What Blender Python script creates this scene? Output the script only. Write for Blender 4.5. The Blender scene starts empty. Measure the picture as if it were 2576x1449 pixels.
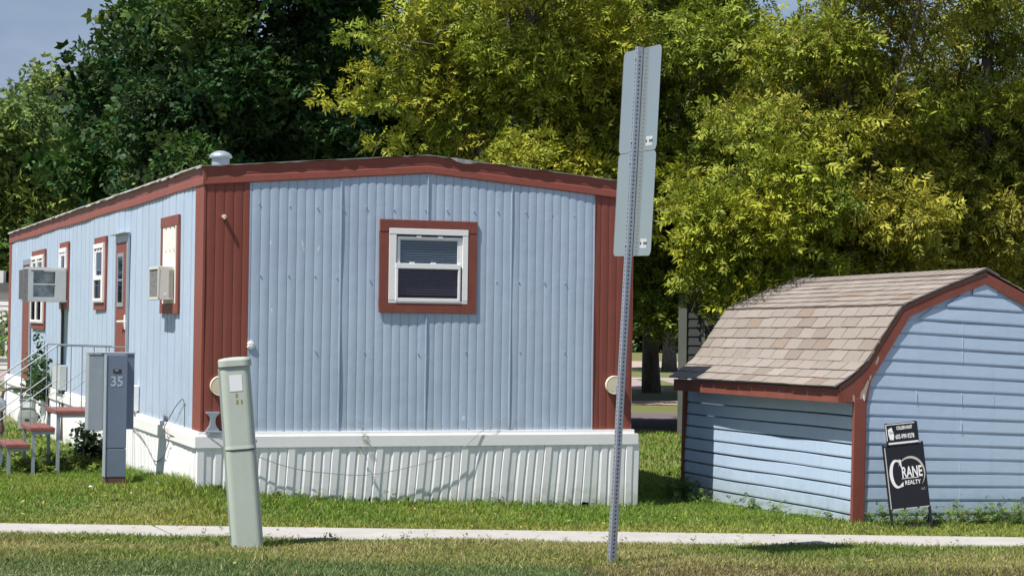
import bpy, bmesh, math, random
import numpy as np
from mathutils import Vector, Matrix
R = math.radians
C = bpy.context
scene = C.scene
col = scene.collection

# ------------------------------------------------------------ camera, sky, sun, exposure
CAM_H, F_PX, W_PX = 1.75, 5011.9, 2576.0
PITCH, ROLL = 0.0155, 0.0139
cam = bpy.data.cameras.new('camera'); camo = bpy.data.objects.new('camera', cam); col.objects.link(camo)
cam.sensor_width = 36.0; cam.lens = 36.0 * F_PX / W_PX
cam.clip_start = 0.1; cam.clip_end = 3000
fw = Vector((0, math.cos(PITCH), math.sin(PITCH))); up0 = Vector((0, -math.sin(PITCH), math.cos(PITCH))); rx = Vector((1, 0, 0))
rr = rx * math.cos(ROLL) + up0 * math.sin(ROLL); uu = up0 * math.cos(ROLL) - rx * math.sin(ROLL)
camo.matrix_world = Matrix(((rr.x, uu.x, -fw.x, 0), (rr.y, uu.y, -fw.y, 0), (rr.z, uu.z, -fw.z, CAM_H), (0, 0, 0, 1)))
scene.camera = camo

SUN = Vector((-0.455, -0.362, 1.0)).normalized()
EL = math.asin(SUN.z); AZ = math.atan2(SUN.x, SUN.y)
world = bpy.data.worlds.new('World'); scene.world = world; world.use_nodes = True
wt = world.node_tree; wt.nodes.clear()
wo = wt.nodes.new('ShaderNodeOutputWorld'); bg = wt.nodes.new('ShaderNodeBackground')
sky = wt.nodes.new('ShaderNodeTexSky'); sky.sky_type = 'NISHITA'; sky.sun_disc = False
sky.sun_elevation = EL; sky.sun_rotation = AZ % (2 * math.pi); sky.air_density = 1.0; sky.dust_density = 0.6; sky.ozone_density = 1.5
tc = wt.nodes.new('ShaderNodeTexCoord'); mp = wt.nodes.new('ShaderNodeMapping'); mp.inputs['Scale'].default_value = (1.0, 1.0, 3.0)
nz = wt.nodes.new('ShaderNodeTexNoise'); nz.inputs['Scale'].default_value = 2.6; nz.inputs['Detail'].default_value = 7
rp = wt.nodes.new('ShaderNodeValToRGB'); rp.color_ramp.elements[0].position = 0.34; rp.color_ramp.elements[1].position = 0.60
mx = wt.nodes.new('ShaderNodeMix'); mx.data_type = 'RGBA'; mx.inputs[7].default_value = (2.5, 3.2, 4.7, 1)
wt.links.new(tc.outputs['Generated'], mp.inputs['Vector']); wt.links.new(mp.outputs['Vector'], nz.inputs['Vector'])
wt.links.new(nz.outputs['Fac'], rp.inputs['Fac']); wt.links.new(rp.outputs['Color'], mx.inputs[0])
nz2 = wt.nodes.new('ShaderNodeTexNoise'); nz2.inputs['Scale'].default_value = 7.0; nz2.inputs['Detail'].default_value = 6
wt.links.new(mp.outputs['Vector'], nz2.inputs['Vector'])
rp2 = wt.nodes.new('ShaderNodeValToRGB'); rp2.color_ramp.elements[0].position = 0.36; rp2.color_ramp.elements[1].position = 0.66
rp2.color_ramp.elements[0].color = (2.7, 3.5, 5.2, 1); rp2.color_ramp.elements[1].color = (4.6, 5.4, 7.0, 1)
wt.links.new(nz2.outputs['Fac'], rp2.inputs['Fac']); wt.links.new(rp2.outputs['Color'], mx.inputs[7])
wt.links.new(sky.outputs['Color'], mx.inputs[6]); wt.links.new(mx.outputs[2], bg.inputs['Color'])
bg.inputs['Strength'].default_value = 0.066
wt.links.new(bg.outputs[0], wo.inputs[0])
sl = bpy.data.lights.new('sun', 'SUN'); sl.energy = 5.0; sl.angle = R(0.53); sl.color = (1.0, 0.95, 0.86)
so = bpy.data.objects.new('sun', sl); col.objects.link(so); so.rotation_euler = (-SUN).to_track_quat('-Z', 'Y').to_euler(); so.location = (-20, -20, 40)
vs = scene.view_settings; vs.view_transform = 'Standard'; vs.look = 'None'; vs.exposure = 0.55; vs.gamma = 1.0; vs.use_curve_mapping = False
scene.render.engine = 'CYCLES'
scene.cycles.max_bounces = 8; scene.cycles.transparent_max_bounces = 16

# ------------------------------------------------------------ helpers
def at(px, py, Y):
    d = fw * F_PX + rr * (px - 1288.0) + uu * (724.5 - py)
    return Vector((0, 0, CAM_H)) + d * (Y / d.y)

def tag(o, label=None, cat=None, group=None, kind=None):
    if label: o['label'] = label
    if cat: o['category'] = cat
    if group: o['group'] = group
    if kind: o['kind'] = kind
    return o

def empty(name, label, cat, loc=(0, 0, 0), rz=0.0, group=None):
    o = bpy.data.objects.new(name, None); col.objects.link(o); o.empty_display_size = 0.2
    o.location = loc; o.rotation_euler = (0, 0, rz)
    return tag(o, label, cat, group)

class MB:
    def __init__(self, T=None):
        self.v = []; self.f = []; self.c = []; self.T = T
    def add(self, vs, fs, colr=None):
        b = len(self.v)
        for p in vs:
            self.v.append(tuple(self.T(*p)) if self.T else tuple(p))
        for f in fs:
            self.f.append([b + i for i in f]); self.c.append(colr)
    def box(self, x0, x1, y0, y1, z0, z1, colr=None):
        self.add([(x0, y0, z0), (x1, y0, z0), (x1, y1, z0), (x0, y1, z0), (x0, y0, z1), (x1, y0, z1), (x1, y1, z1), (x0, y1, z1)],
                 [(0, 3, 2, 1), (4, 5, 6, 7), (0, 1, 5, 4), (1, 2, 6, 5), (2, 3, 7, 6), (3, 0, 4, 7)], colr)
    def tube(self, pts, r, n=8, cap=True):
        P = [Vector(self.T(*p)) if self.T else Vector(p) for p in pts]
        rs = r if isinstance(r, (list, tuple)) else [r] * len(P)
        T, self.T = self.T, None
        b = len(self.v); N = len(P)
        d0 = (P[1] - P[0]).normalized()
        a = d0.orthogonal().normalized()
        for i, p in enumerate(P):
            d = (P[min(i + 1, N - 1)] - P[max(i - 1, 0)]).normalized()
            a = (a - d * a.dot(d)).normalized(); bb = d.cross(a)
            for k in range(n):
                t = 2 * math.pi * k / n
                self.v.append(tuple(p + (a * math.cos(t) + bb * math.sin(t)) * rs[i]))
        for i in range(N - 1):
            for k in range(n):
                k2 = (k + 1) % n
                self.f.append([b + i * n + k, b + i * n + k2, b + (i + 1) * n + k2, b + (i + 1) * n + k]); self.c.append(None)
        if cap:
            self.f.append([b + k for k in range(n)][::-1]); self.c.append(None)
            self.f.append([b + (N - 1) * n + k for k in range(n)]); self.c.append(None)
        self.T = T
    def prism(self, poly, d0, d1, ax=1, colr=None):
        # poly in the two other axes, extruded along axis ax
        n = len(poly)
        def m(p, d):
            q = list(p); q.insert(ax, d); return tuple(q)
        vs = [m(p, d0) for p in poly] + [m(p, d1) for p in poly]
        fs = [list(range(n))[::-1], list(range(n, 2 * n))] + [(i, (i + 1) % n, n + (i + 1) % n, n + i) for i in range(n)]
        self.add(vs, fs, colr)
    def loft(self, rings, caps=True):
        n = len(rings[0]); vs = [p for r_ in rings for p in r_]; fs = []
        for i in range(len(rings) - 1):
            for k in range(n):
                k2 = (k + 1) % n
                fs.append((i * n + k, i * n + k2, (i + 1) * n + k2, (i + 1) * n + k))
        if caps:
            fs.append(list(range(n))[::-1]); fs.append([(len(rings) - 1) * n + k for k in range(n)])
        self.add(vs, fs)
    def build(self, name, m, parent=None, bevel=0.0, smooth=False, recalc=True, seg=2):
        me = bpy.data.meshes.new(name); me.from_pydata(self.v, [], self.f)
        if any(c is not None for c in self.c):
            at_ = me.color_attributes.new('tint', 'FLOAT_COLOR', 'CORNER')
            i = 0
            for f, c in zip(self.f, self.c):
                c = c or (1, 1, 1)
                for _ in f:
                    at_.data[i].color = (c[0], c[1], c[2], 1); i += 1
        if recalc or bevel:
            bm = bmesh.new(); bm.from_mesh(me)
            if bevel:
                bmesh.ops.remove_doubles(bm, verts=bm.verts, dist=1e-5)
                bmesh.ops.recalc_face_normals(bm, faces=bm.faces)
                ed = [e for e in bm.edges if len(e.link_faces) == 2 and e.calc_face_angle(0) > 0.5]
                bmesh.ops.bevel(bm, geom=ed, offset=bevel, segments=seg, affect='EDGES', profile=0.6, clamp_overlap=True)
            bmesh.ops.recalc_face_normals(bm, faces=bm.faces)
            bm.to_mesh(me); bm.free()
        if smooth:
            for p in me.polygons: p.use_smooth = True
        me.materials.append(m)
        o = bpy.data.objects.new(name, me); col.objects.link(o)
        if parent: o.parent = parent
        return o

def fast_mesh(name, V, Q, m, colr=None, parent=None, k=4):
    # V (n,3), Q (m,k) faces, colr (n,3) per point
    me = bpy.data.meshes.new(name)
    V = np.ascontiguousarray(V, np.float32); Q = np.ascontiguousarray(Q, np.int32)
    me.vertices.add(len(V)); me.vertices.foreach_set('co', V.ravel())
    me.loops.add(Q.size); me.loops.foreach_set('vertex_index', Q.ravel())
    me.polygons.add(len(Q)); me.polygons.foreach_set('loop_start', np.arange(0, Q.size, k, dtype=np.int32))
    me.update(calc_edges=True)
    if colr is not None:
        a = me.color_attributes.new('tint', 'FLOAT_COLOR', 'POINT')
        a.data.foreach_set('color', np.ascontiguousarray(np.concatenate([colr, np.ones((len(V), 1))], 1), np.float32).ravel())
    me.materials.append(m)
    o = bpy.data.objects.new(name, me); col.objects.link(o)
    if parent: o.parent = parent
    return o

def lin(c):
    return tuple(x for x in c) + (1,)

def mat(name, base, rough=0.6, metal=0.0, var=0.0, vscale=3.0, col2=None, bump=0.0, bscale=40.0, spec=0.5,
        stretch=(1, 1, 1), flake=None, streak=0.0, tint=False, coat=0.0, dirt=None):
    m = bpy.data.materials.new(name); m.use_nodes = True; nt = m.node_tree; N = nt.nodes; L = nt.links
    p = N['Principled BSDF']; p.inputs['Roughness'].default_value = rough; p.inputs['Metallic'].default_value = metal
    p.inputs['Specular IOR Level'].default_value = spec; p.inputs['Coat Weight'].default_value = coat
    t = N.new('ShaderNodeTexCoord'); mpn = N.new('ShaderNodeMapping'); mpn.inputs['Scale'].default_value = stretch
    L.new(t.outputs['Object'], mpn.inputs['Vector'])
    src = None
    def mix(fac, a, b):
        n = N.new('ShaderNodeMix'); n.data_type = 'RGBA'
        for sock, x in ((0, fac), (6, a), (7, b)):
            if hasattr(x, 'is_linked'): L.new(x, n.inputs[sock])
            elif sock == 0: n.inputs[0].default_value = x
            else: n.inputs[sock].default_value = lin(x)
        return n.outputs[2]
    def noise(scale, detail=6, vec=None, rough_=0.6):
        n = N.new('ShaderNodeTexNoise'); n.inputs['Scale'].default_value = scale; n.inputs['Detail'].default_value = detail
        n.inputs['Roughness'].default_value = rough_
        L.new(vec or mpn.outputs['Vector'], n.inputs['Vector']); return n.outputs['Fac']
    def ramp(s, a, b):
        n = N.new('ShaderNodeMapRange'); n.inputs['From Min'].default_value = a; n.inputs['From Max'].default_value = b
        L.new(s, n.inputs['Value']); return n.outputs['Result']
    c = base
    if tint:
        a = N.new('ShaderNodeAttribute'); a.attribute_name = 'tint'
        mm = N.new('ShaderNodeMix'); mm.data_type = 'RGBA'; mm.blend_type = 'MULTIPLY'; mm.inputs[0].default_value = 1
        mm.inputs[6].default_value = lin(base); L.new(a.outputs['Color'], mm.inputs[7]); c = mm.outputs[2]
    if var:
        c2 = col2 or tuple(x * 0.6 for x in base)
        f = ramp(noise(vscale), 0.35, 0.72)
        mu = N.new('ShaderNodeMath'); mu.operation = 'MULTIPLY'; mu.inputs[1].default_value = var; L.new(f, mu.inputs[0])
        c = mix(mu.outputs[0], c, c2)
    if streak:
        mp2 = N.new('ShaderNodeMapping'); mp2.inputs['Scale'].default_value = (14, 14, 0.7); L.new(t.outputs['Object'], mp2.inputs['Vector'])
        f = ramp(noise(1.0, 5, mp2.outputs['Vector']), 0.52, 0.8)
        mu = N.new('ShaderNodeMath'); mu.operation = 'MULTIPLY'; mu.inputs[1].default_value = streak; L.new(f, mu.inputs[0])
        c = mix(mu.outputs[0], c, tuple(x * 0.55 for x in base))
    if flake:
        fcol, thr, fs = flake
        mp3 = N.new('ShaderNodeMapping'); mp3.inputs['Scale'].default_value = (1, 1, 0.35); L.new(t.outputs['Object'], mp3.inputs['Vector'])
        f = ramp(noise(fs, 3, mp3.outputs['Vector']), thr, thr + 0.015)
        c = mix(f, c, fcol)
    if dirt:      # splashed mud and algae of its own ragged outline along a height range
        dcol, z0, z1, ds = dirt
        sp = N.new('ShaderNodeSeparateXYZ'); L.new(t.outputs['Object'], sp.inputs[0])
        hgt = ramp(sp.outputs['Z'], z1, z0)
        ad = N.new('ShaderNodeMath'); ad.operation = 'MULTIPLY_ADD'; L.new(noise(ds, 6, t.outputs['Object'], .7), ad.inputs[0]); ad.inputs[1].default_value = 1.3; L.new(hgt, ad.inputs[2])
        f = ramp(ad.outputs[0], 1.02, 1.75); mu = N.new('ShaderNodeMath'); mu.operation = 'MULTIPLY'; mu.inputs[1].default_value = .75; L.new(f, mu.inputs[0])
        c = mix(mu.outputs[0], c, dcol)
    if hasattr(c, 'is_linked'): L.new(c, p.inputs['Base Color'])
    else: p.inputs['Base Color'].default_value = lin(c)
    if bump:
        b = N.new('ShaderNodeBump'); b.inputs['Strength'].default_value = bump; b.inputs['Distance'].default_value = 0.02
        L.new(noise(bscale, 5), b.inputs['Height']); L.new(b.outputs[0], p.inputs['Normal'])
    return m

def leaf_mat(name, trans=0.35, rough=0.5, spec=0.3):
    m = bpy.data.materials.new(name); m.use_nodes = True; nt = m.node_tree; N = nt.nodes; L = nt.links
    p = N['Principled BSDF']; p.inputs['Roughness'].default_value = rough; p.inputs['Specular IOR Level'].default_value = spec
    a = N.new('ShaderNodeAttribute'); a.attribute_name = 'tint'
    tr = N.new('ShaderNodeBsdfTranslucent'); ms = N.new('ShaderNodeMixShader'); ms.inputs[0].default_value = trans
    L.new(a.outputs['Color'], p.inputs['Base Color']); L.new(a.outputs['Color'], tr.inputs['Color'])
    L.new(p.outputs[0], ms.inputs[1]); L.new(tr.outputs[0], ms.inputs[2]); L.new(ms.outputs[0], N['Material Output'].inputs['Surface'])
    return m

def glass_mat(name, tintc=(0.55, 0.6, 0.65), refl=0.12):
    m = bpy.data.materials.new(name); m.use_nodes = True; nt = m.node_tree; N = nt.nodes; L = nt.links
    N.remove(N['Principled BSDF'])
    tr = N.new('ShaderNodeBsdfTransparent'); tr.inputs['Color'].default_value = lin(tintc)
    g = N.new('ShaderNodeBsdfGlossy'); g.inputs['Roughness'].default_value = 0.03
    fr = N.new('ShaderNodeLayerWeight'); fr.inputs['Blend'].default_value = 0.25
    ad = N.new('ShaderNodeMath'); ad.operation = 'MULTIPLY_ADD'; ad.inputs[1].default_value = 0.5; ad.inputs[2].default_value = refl
    ad.use_clamp = True
    L.new(fr.outputs['Fresnel'], ad.inputs[0]); ms = N.new('ShaderNodeMixShader')
    L.new(ad.outputs[0], ms.inputs[0]); L.new(tr.outputs[0], ms.inputs[1]); L.new(g.outputs[0], ms.inputs[2])
    L.new(ms.outputs[0], N['Material Output'].inputs['Surface'])
    return m

def text_mesh(body, size, align='CENTER', extr=0.0006, shear=0.0, xs=1.0, off=0.0):
    cu = bpy.data.curves.new('text', 'FONT'); cu.body = body; cu.size = size; cu.align_x = align; cu.align_y = 'CENTER'
    cu.extrude = extr; cu.shear = shear; cu.offset = off; cu.resolution_u = 3
    o = bpy.data.objects.new('text', cu); col.objects.link(o)
    dg = C.evaluated_depsgraph_get(); dg.update()
    me = bpy.data.meshes.new_from_object(o.evaluated_get(dg))
    V = [(v.co.x * xs, v.co.y, v.co.z) for v in me.vertices]; Fc = [list(p.vertices) for p in me.polygons]
    bpy.data.objects.remove(o); bpy.data.curves.remove(cu); bpy.data.meshes.remove(me)
    return V, Fc

def smooth(a, b, x):
    t = np.clip((x - a) / (b - a), 0, 1); return t * t * (3 - 2 * t)

# ------------------------------------------------------------ materials
M = {}
M['blue'] = mat('blue_metal_siding', (0.425, 0.525, 0.66), 0.5, spec=.3, var=0.65, vscale=1.5, col2=(0.35, 0.435, 0.555), bump=0.16, bscale=7,
                streak=0.30, flake=((0.64, 0.70, 0.77), 0.695, 9.0), dirt=((0.30, 0.33, 0.36), -.05, 0.22, 6.0))
M['red'] = mat('brown_red_paint', (0.220, 0.066, 0.048), 0.5, spec=.25, var=0.35, vscale=2.5, col2=(0.27, 0.092, 0.072), bump=0.10, bscale=9, streak=0.35,
               flake=((0.40, 0.21, 0.18), 0.725, 7.0))
M['redtrim'] = mat('brown_red_trim', (0.198, 0.060, 0.045), 0.55, spec=.25, var=0.7, vscale=5, col2=(0.25, 0.086, 0.066), streak=.3, flake=((0.42, 0.30, 0.26), 0.75, 16.0), bump=0.08, bscale=30)
M['white'] = mat('white_vinyl', (0.84, 0.84, 0.85), 0.45, var=0.18, vscale=2.5, col2=(0.66, 0.68, 0.70), bump=0.04, bscale=12, streak=0.10)
M['skirt'] = mat('white_skirting', (0.84, 0.85, 0.87), 0.45, var=0.2, vscale=3, col2=(0.66, 0.68, 0.70), bump=0.06, bscale=7, streak=0.10, dirt=((0.34, 0.34, 0.24), -0.78, -0.38, 9.0))
M['roofw'] = mat('grey_white_roof_metal', (0.36, 0.36, 0.35), 0.5, var=0.8, vscale=5, col2=(0.72, 0.72, 0.70), bump=0.1)
M['galv'] = mat('galvanized_steel', (0.42, 0.47, 0.54), 0.42, 0.55, var=0.4, vscale=14, col2=(0.30, 0.35, 0.42), bump=0.03)
M['postm'] = mat('perforated_steel', (0.40, 0.44, 0.51), 0.36, 0.55, var=0.5, vscale=9, col2=(0.30, 0.34, 0.41))
M['alum'] = mat('aluminium_sign_back', (0.50, 0.56, 0.55), 0.17, 0.75, var=0.3, vscale=3, col2=(0.42, 0.48, 0.48), flake=((0.62, 0.66, 0.66), 0.74, 14))
M['alumedge'] = mat('dull_aluminium', (0.55, 0.57, 0.58), 0.4, 0.7)
M['ped'] = mat('pale_green_plastic', (0.42, 0.475, 0.425), 0.55, var=0.5, vscale=3.2, col2=(0.35, 0.405, 0.36), bump=0.05, bscale=18, streak=0.12,
               flake=((0.26, 0.30, 0.28), 0.74, 9.0))
M['greybox'] = mat('blue_grey_enamel', (0.130, 0.170, 0.240), 0.5, var=0.45, vscale=5, col2=(0.165, 0.205, 0.275), bump=0.05, bscale=40, spec=0.4)
M['greylight'] = mat('sunlit_and_pale_grey_enamel', (0.30, 0.345, 0.40), 0.5, var=0.3, vscale=6)  # paler copy of the blue grey: sunlit faces put into colour; also lid, marks
M['rust'] = mat('rusty_base', (0.12, 0.055, 0.045), 0.8, var=0.5, vscale=20)
M['black'] = mat('black_metal', (0.012, 0.013, 0.017), 0.4, var=0.3, vscale=9, col2=(0.03, 0.03, 0.035))
M['signblack'] = mat('black_sign_panel', (0.010, 0.011, 0.016), 0.35)
M['signwhite'] = mat('white_lettering', (0.75, 0.76, 0.78), 0.5)
M['sticker'] = mat('aged_sticker', (0.46, 0.49, 0.51), 0.5)
M['signgrey'] = mat('silver_grey_lettering', (0.46, 0.44, 0.42), 0.5)
M['label'] = mat('white_label', (0.72, 0.73, 0.78), 0.5)
M['yellow'] = mat('faded_yellow_sticker', (0.34, 0.29, 0.07), 0.6, var=0.7, vscale=140, col2=(0.10, 0.085, 0.02))
M['cream'] = mat('cream_plastic', (0.70, 0.62, 0.47), 0.5, var=0.3, vscale=12)
M['acwhite'] = mat('aged_white_casing', (0.60, 0.58, 0.55), 0.5, var=0.35, vscale=8, col2=(0.48, 0.46, 0.42))
M['acgrey'] = mat('grey_casing', (0.50, 0.52, 0.53), 0.5, var=0.3, vscale=6)
M['louvre'] = mat('grey_louvre', (0.33, 0.32, 0.31), 0.5)
M['dark'] = mat('dark_shade_and_print', (0.02, 0.02, 0.022), 0.7)  # near-black painted in for unlit hollows; also black plates and print
M['coil'] = mat('dusty_coil', (0.30, 0.30, 0.31), 0.6, 0.3, var=0.9, vscale=60, col2=(0.06, 0.06, 0.07), bump=0.4, bscale=90)
M['bluecoil'] = mat('blue_grey_coil', (0.36, 0.40, 0.43), 0.5, 0.3, var=0.8, vscale=9, col2=(0.07, 0.075, 0.08), bump=0.3, bscale=120)
M['blind'] = mat('slate_blind', (0.50, 0.57, 0.66), 0.5)
M['curtain'] = mat('cream_curtain', (0.74, 0.72, 0.67), 0.8, var=0.4, vscale=6)
M['glass'] = glass_mat('window_glass', (0.75, 0.8, 0.85), 0.05)
M['screen'] = glass_mat('insect_screen', (0.62, 0.60, 0.68), 0.03)
M['shed'] = mat('pale_blue_siding', (0.42, 0.535, 0.695), 0.42, var=0.6, vscale=1.6, col2=(0.365, 0.48, 0.65), streak=.18, dirt=((0.28, 0.33, 0.33), 0.0, 0.45, 7.0), bump=0.22, bscale=2.6, spec=0.45,
                stretch=(1, 1, 1.5))
M['shingle'] = mat('asphalt_shingles', (0.285, 0.248, 0.224), 0.9, var=0.5, vscale=70, col2=(0.21, 0.185, 0.165), bump=0.5, bscale=160, tint=True, spec=0.2)
M['debris'] = mat('dead_twigs', (0.05, 0.042, 0.035), 0.9)
M['bare'] = mat('weathered_bare_wood', (0.40, 0.35, 0.31), 0.8, var=0.7, vscale=25, stretch=(6, 6, 1))
M['tread'] = mat('brown_step_paint', (0.19, 0.06, 0.05), 0.6, var=0.5, vscale=9, col2=(0.26, 0.12, 0.10))
M['steel'] = mat('blue_grey_steel', (0.30, 0.36, 0.42), 0.45, 0.3, var=0.3, vscale=20)
M['rail'] = mat('grey_rail_paint', (0.22, 0.26, 0.31), 0.5, 0.2)
M['meter'] = mat('grey_green_meter_paint', (0.27, 0.29, 0.28), 0.5, var=0.3, vscale=20)
M['pipe'] = mat('dark_iron_pipe', (0.075, 0.06, 0.058), 0.55, 0.2, var=0.5, vscale=25, col2=(0.13, 0.12, 0.12))
M['concrete'] = mat('pale_concrete', (0.385, 0.37, 0.355), 0.85, var=0.7, vscale=3.5, col2=(0.30, 0.285, 0.27), bump=0.2, bscale=60)
M['kerb'] = mat('kerb_concrete', (0.42, 0.36, 0.33), 0.85, var=0.4, vscale=6, bump=0.2)
M['asphalt'] = mat('asphalt', (0.10, 0.095, 0.095), 0.9, var=0.5, vscale=8, bump=0.3, bscale=150)
M['pinkroad'] = mat('pinkish_asphalt', (0.33, 0.245, 0.24), 0.9, var=0.4, vscale=0.7, col2=(0.27, 0.20, 0.20), bump=0.2, bscale=40)
M['shaderoad'] = mat('shaded_asphalt', (0.13, 0.105, 0.115), 0.9, var=0.4, vscale=0.9, bump=0.2, bscale=40)  # pinkish lane asphalt darkened, tree shade put into its colour
M['pinkwalk'] = mat('pink_concrete', (0.38, 0.29, 0.25), 0.9, var=0.3, vscale=2)
M['ground'] = mat('turf_soil', (0.105, 0.125, 0.032), 0.95, var=0.8, vscale=0.9, col2=(0.15, 0.13, 0.05), bump=0.5, bscale=12)
M['bark'] = mat('grey_bark', (0.085, 0.070, 0.060), 0.95, var=0.9, vscale=5, col2=(0.17, 0.15, 0.135), bump=0.9, bscale=9, stretch=(2.2, 2.2, 0.7))
M['leaf'] = leaf_mat('foliage', 0.24, 0.55, 0.16)
M['grass'] = leaf_mat('grass_blades', 0.30, 0.6, 0.25)
M['farwhite'] = mat('far_white_siding', (0.66, 0.66, 0.65), 0.6, var=0.2, vscale=3)
M['fargrey'] = mat('far_shaded_siding', (0.028, 0.034, 0.035), 0.7, var=0.3, vscale=3)  # grey siding darkened in colour to stand for tree shade
M['fartrim'] = mat('far_pale_trim', (0.10, 0.11, 0.10), 0.7, var=0.5, vscale=6)
M['farroof'] = mat('far_dark_roof', (0.10, 0.10, 0.10), 0.8)
M['wire'] = mat('grey_cable', (0.22, 0.22, 0.22), 0.6)

# ------------------------------------------------------------ ground, road, sidewalk
def zg(x, y):
    x = np.asarray(x, float); y = np.asarray(y, float)
    a = smooth(16.5, 17.8, y)
    vx = np.where(x > -3.0, 1.25, 3.4)
    z = a * (0.135 * np.exp(-((x + 3.0) ** 2 / vx + (y - 18.4) ** 2 / 3.0)) - 0.10 * np.exp(-((x - 1.3) ** 2 / 5.5 + (y - 20.2) ** 2 / 5.0))
             + 0.03 * np.exp(-((x - 3) ** 2 / 2.5 + (y - 17.4) ** 2)) - 0.04 * smooth(19, 24, y))
    z = z + 0.012 * np.sin(x * 2.1 + y * 1.3) * np.sin(y * 1.9 - x * 0.7) * smooth(16.6, 17.2, y)
    return z

def build_ground():
    xs = np.concatenate([np.array([-900, -300, -120, -60, -30, -18, -12]), np.arange(-9, 9.01, 0.3), np.array([12, 18, 30, 60, 120, 300, 900])])
    ys = np.concatenate([np.arange(13.27, 30, 0.25), np.array([32, 36, 42, 52, 70, 110, 200, 400, 1500])])
    X, Y = np.meshgrid(xs, ys); Z = zg(X, Y)
    V = np.stack([X, Y, Z], -1).reshape(-1, 3); nx = len(xs); ny = len(ys)
    i = np.arange((ny - 1) * (nx - 1)); r_, c_ = i // (nx - 1), i % (nx - 1)
    Q = np.stack([r_ * nx + c_, r_ * nx + c_ + 1, (r_ + 1) * nx + c_ + 1, (r_ + 1) * nx + c_], 1)
    tag(fast_mesh('ground', V, Q, M['ground']), kind='structure')
build_ground()
b = MB(); b.add([(-900, -400, -0.13), (900, -400, -0.13), (900, 13.10, -0.13), (-900, 13.10, -0.13)], [(0, 1, 2, 3)])
tag(b.build('road', M['asphalt']), kind='structure')
b = MB(); b.prism([(13.10, -0.2), (13.29, -0.2), (13.29, 0.010), (13.13, 0.006), (13.11, -0.01)], -60, 60, 0)
tag(b.build('kerb', M['kerb']), kind='structure')
b = MB()
SWN = lambda x: 15.525 + .0137 * x
b.prism([(-40, SWN(-40)), (-2.575, SWN(-2.575)), (-2.93, 16.36), (-40, 16.36)], -0.1, 0.022, 2)
b.prism([(-2.548, SWN(-2.548)), (40, SWN(40)), (40, 16.36), (-2.903, 16.36)], -0.1, 0.022, 2)
tag(b.build('sidewalk', M['concrete'], bevel=0.006), kind='structure')
def strip(name, y0, y1, m, z):
    b = MB(); zz = -0.04 + z
    b.add([(-300, y0, zz), (300, y0, zz), (300, y1, zz), (-300, y1, zz)], [(0, 1, 2, 3)])
    tag(b.build(name, m), kind='structure')
strip('back_lane', 32.4, 38.8, M['shaderoad'], 0.006)
strip('back_sidewalk', 42.6, 44.6, M['pinkwalk'], 0.006)
strip('back_road', 51.5, 61.0, M['pinkroad'], 0.006)
strip('back_kerb', 61.0, 62.4, M['concrete'], 0.012)
strip('far_path', 76.0, 88.0, M['pinkwalk'], 0.006)

# ------------------------------------------------------------ mobile home
A_T = 0.3458
TO = Vector((-2.8247, 18.2206, 0.675))
L_T, W_T = 17.47, 4.27
home = empty('mobile_home', 'long pale blue mobile home with brown red corners and white skirting', 'mobile home', TO, A_T)
Tm = Matrix.Translation(TO) @ Matrix.Rotation(A_T, 4, 'Z')
TF = lambda a, d, z: (a, -d, z)          # front: along, outward, up
TS = lambda a, d, z: (-d, a, z)          # left side
rng = random.Random(5)

def gable(u, lo=2.30, hi=2.48):
    return lo + (hi - lo) * (1 - abs(u - W_T / 2) / (W_T / 2))

def corr_profile(a0, a1, pitch, depth, phase=0.0):
    pts = []
    k0 = math.floor((a0 - phase) / pitch) - 1
    seq = [(0.0, -0.55), (0.035, 0.42), (0.15, 0.70), (0.32, 0.93), (0.50, 1.0), (0.70, 0.92), (0.86, 0.70), (0.965, 0.42)]
    k = k0
    while phase + k * pitch < a1 + pitch:
        for f, h in seq:
            a = phase + (k + f) * pitch
            if a0 < a < a1: pts.append((a, depth * h))
        k += 1
    def h_at(a):
        f = ((a - phase) / pitch) % 1.0
        s = seq + [(1.0, -0.55)]
        for (f0, h0), (f1, h1) in zip(s, s[1:]):
            if f0 <= f <= f1: return depth * (h0 + (h1 - h0) * (f - f0) / (f1 - f0))
        return 0
    return [(a0, h_at(a0))] + pts + [(a1, h_at(a1))]

def corr_wall(mb, prof, z0, ztop, nz=2, warp=None):
    vs = []; fs = []
    for a, d in prof:
        for j in range(nz + 1):
            z = z0 + (ztop(a) - z0) * j / nz
            dd = d + (warp(a, z) if warp else 0)
            vs.append((a, dd, z))
    n = nz + 1
    for i in range(len(prof) - 1):
        for j in range(nz):
            fs.append((i * n + j, (i + 1) * n + j, (i + 1) * n + j + 1, i * n + j + 1))
    mb.add(vs, fs)

dent = lambda a, z: 0.004 * math.sin(a * 3.1 + z * 1.7) * math.sin(z * 2.3 + a * 0.9) + 0.0025 * math.sin(a * 7.0 + z * 4.1)
PITCH_C = 0.0849
b = MB(TF)
corr_wall(b, corr_profile(0.42, 1.74, PITCH_C, 0.0047, 0.442), -0.02, gable, 14, dent)
corr_wall(b, corr_profile(2.56, 3.855, PITCH_C, 0.0047, 0.442), -0.02, gable, 14, dent)
corr_wall(b, corr_profile(1.74, 2.56, PITCH_C, 0.0047, 0.442), -0.02, lambda a: 1.19, 7, dent)
corr_wall(b, corr_profile(1.74, 2.56, PITCH_C, 0.0047, 0.442), 1.93, gable, 3, dent)
for a in (1.291, 2.140, 2.989):                      # panel seams
    for q0, q1 in (((-.02, 1.15), (1.96, gable(a))) if 1.7 < a < 2.6 else ((-.02, gable(a)),)):
        b.box(a - 0.007, a + 0.004, 0.002, 0.0125, q0, q1)
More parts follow.
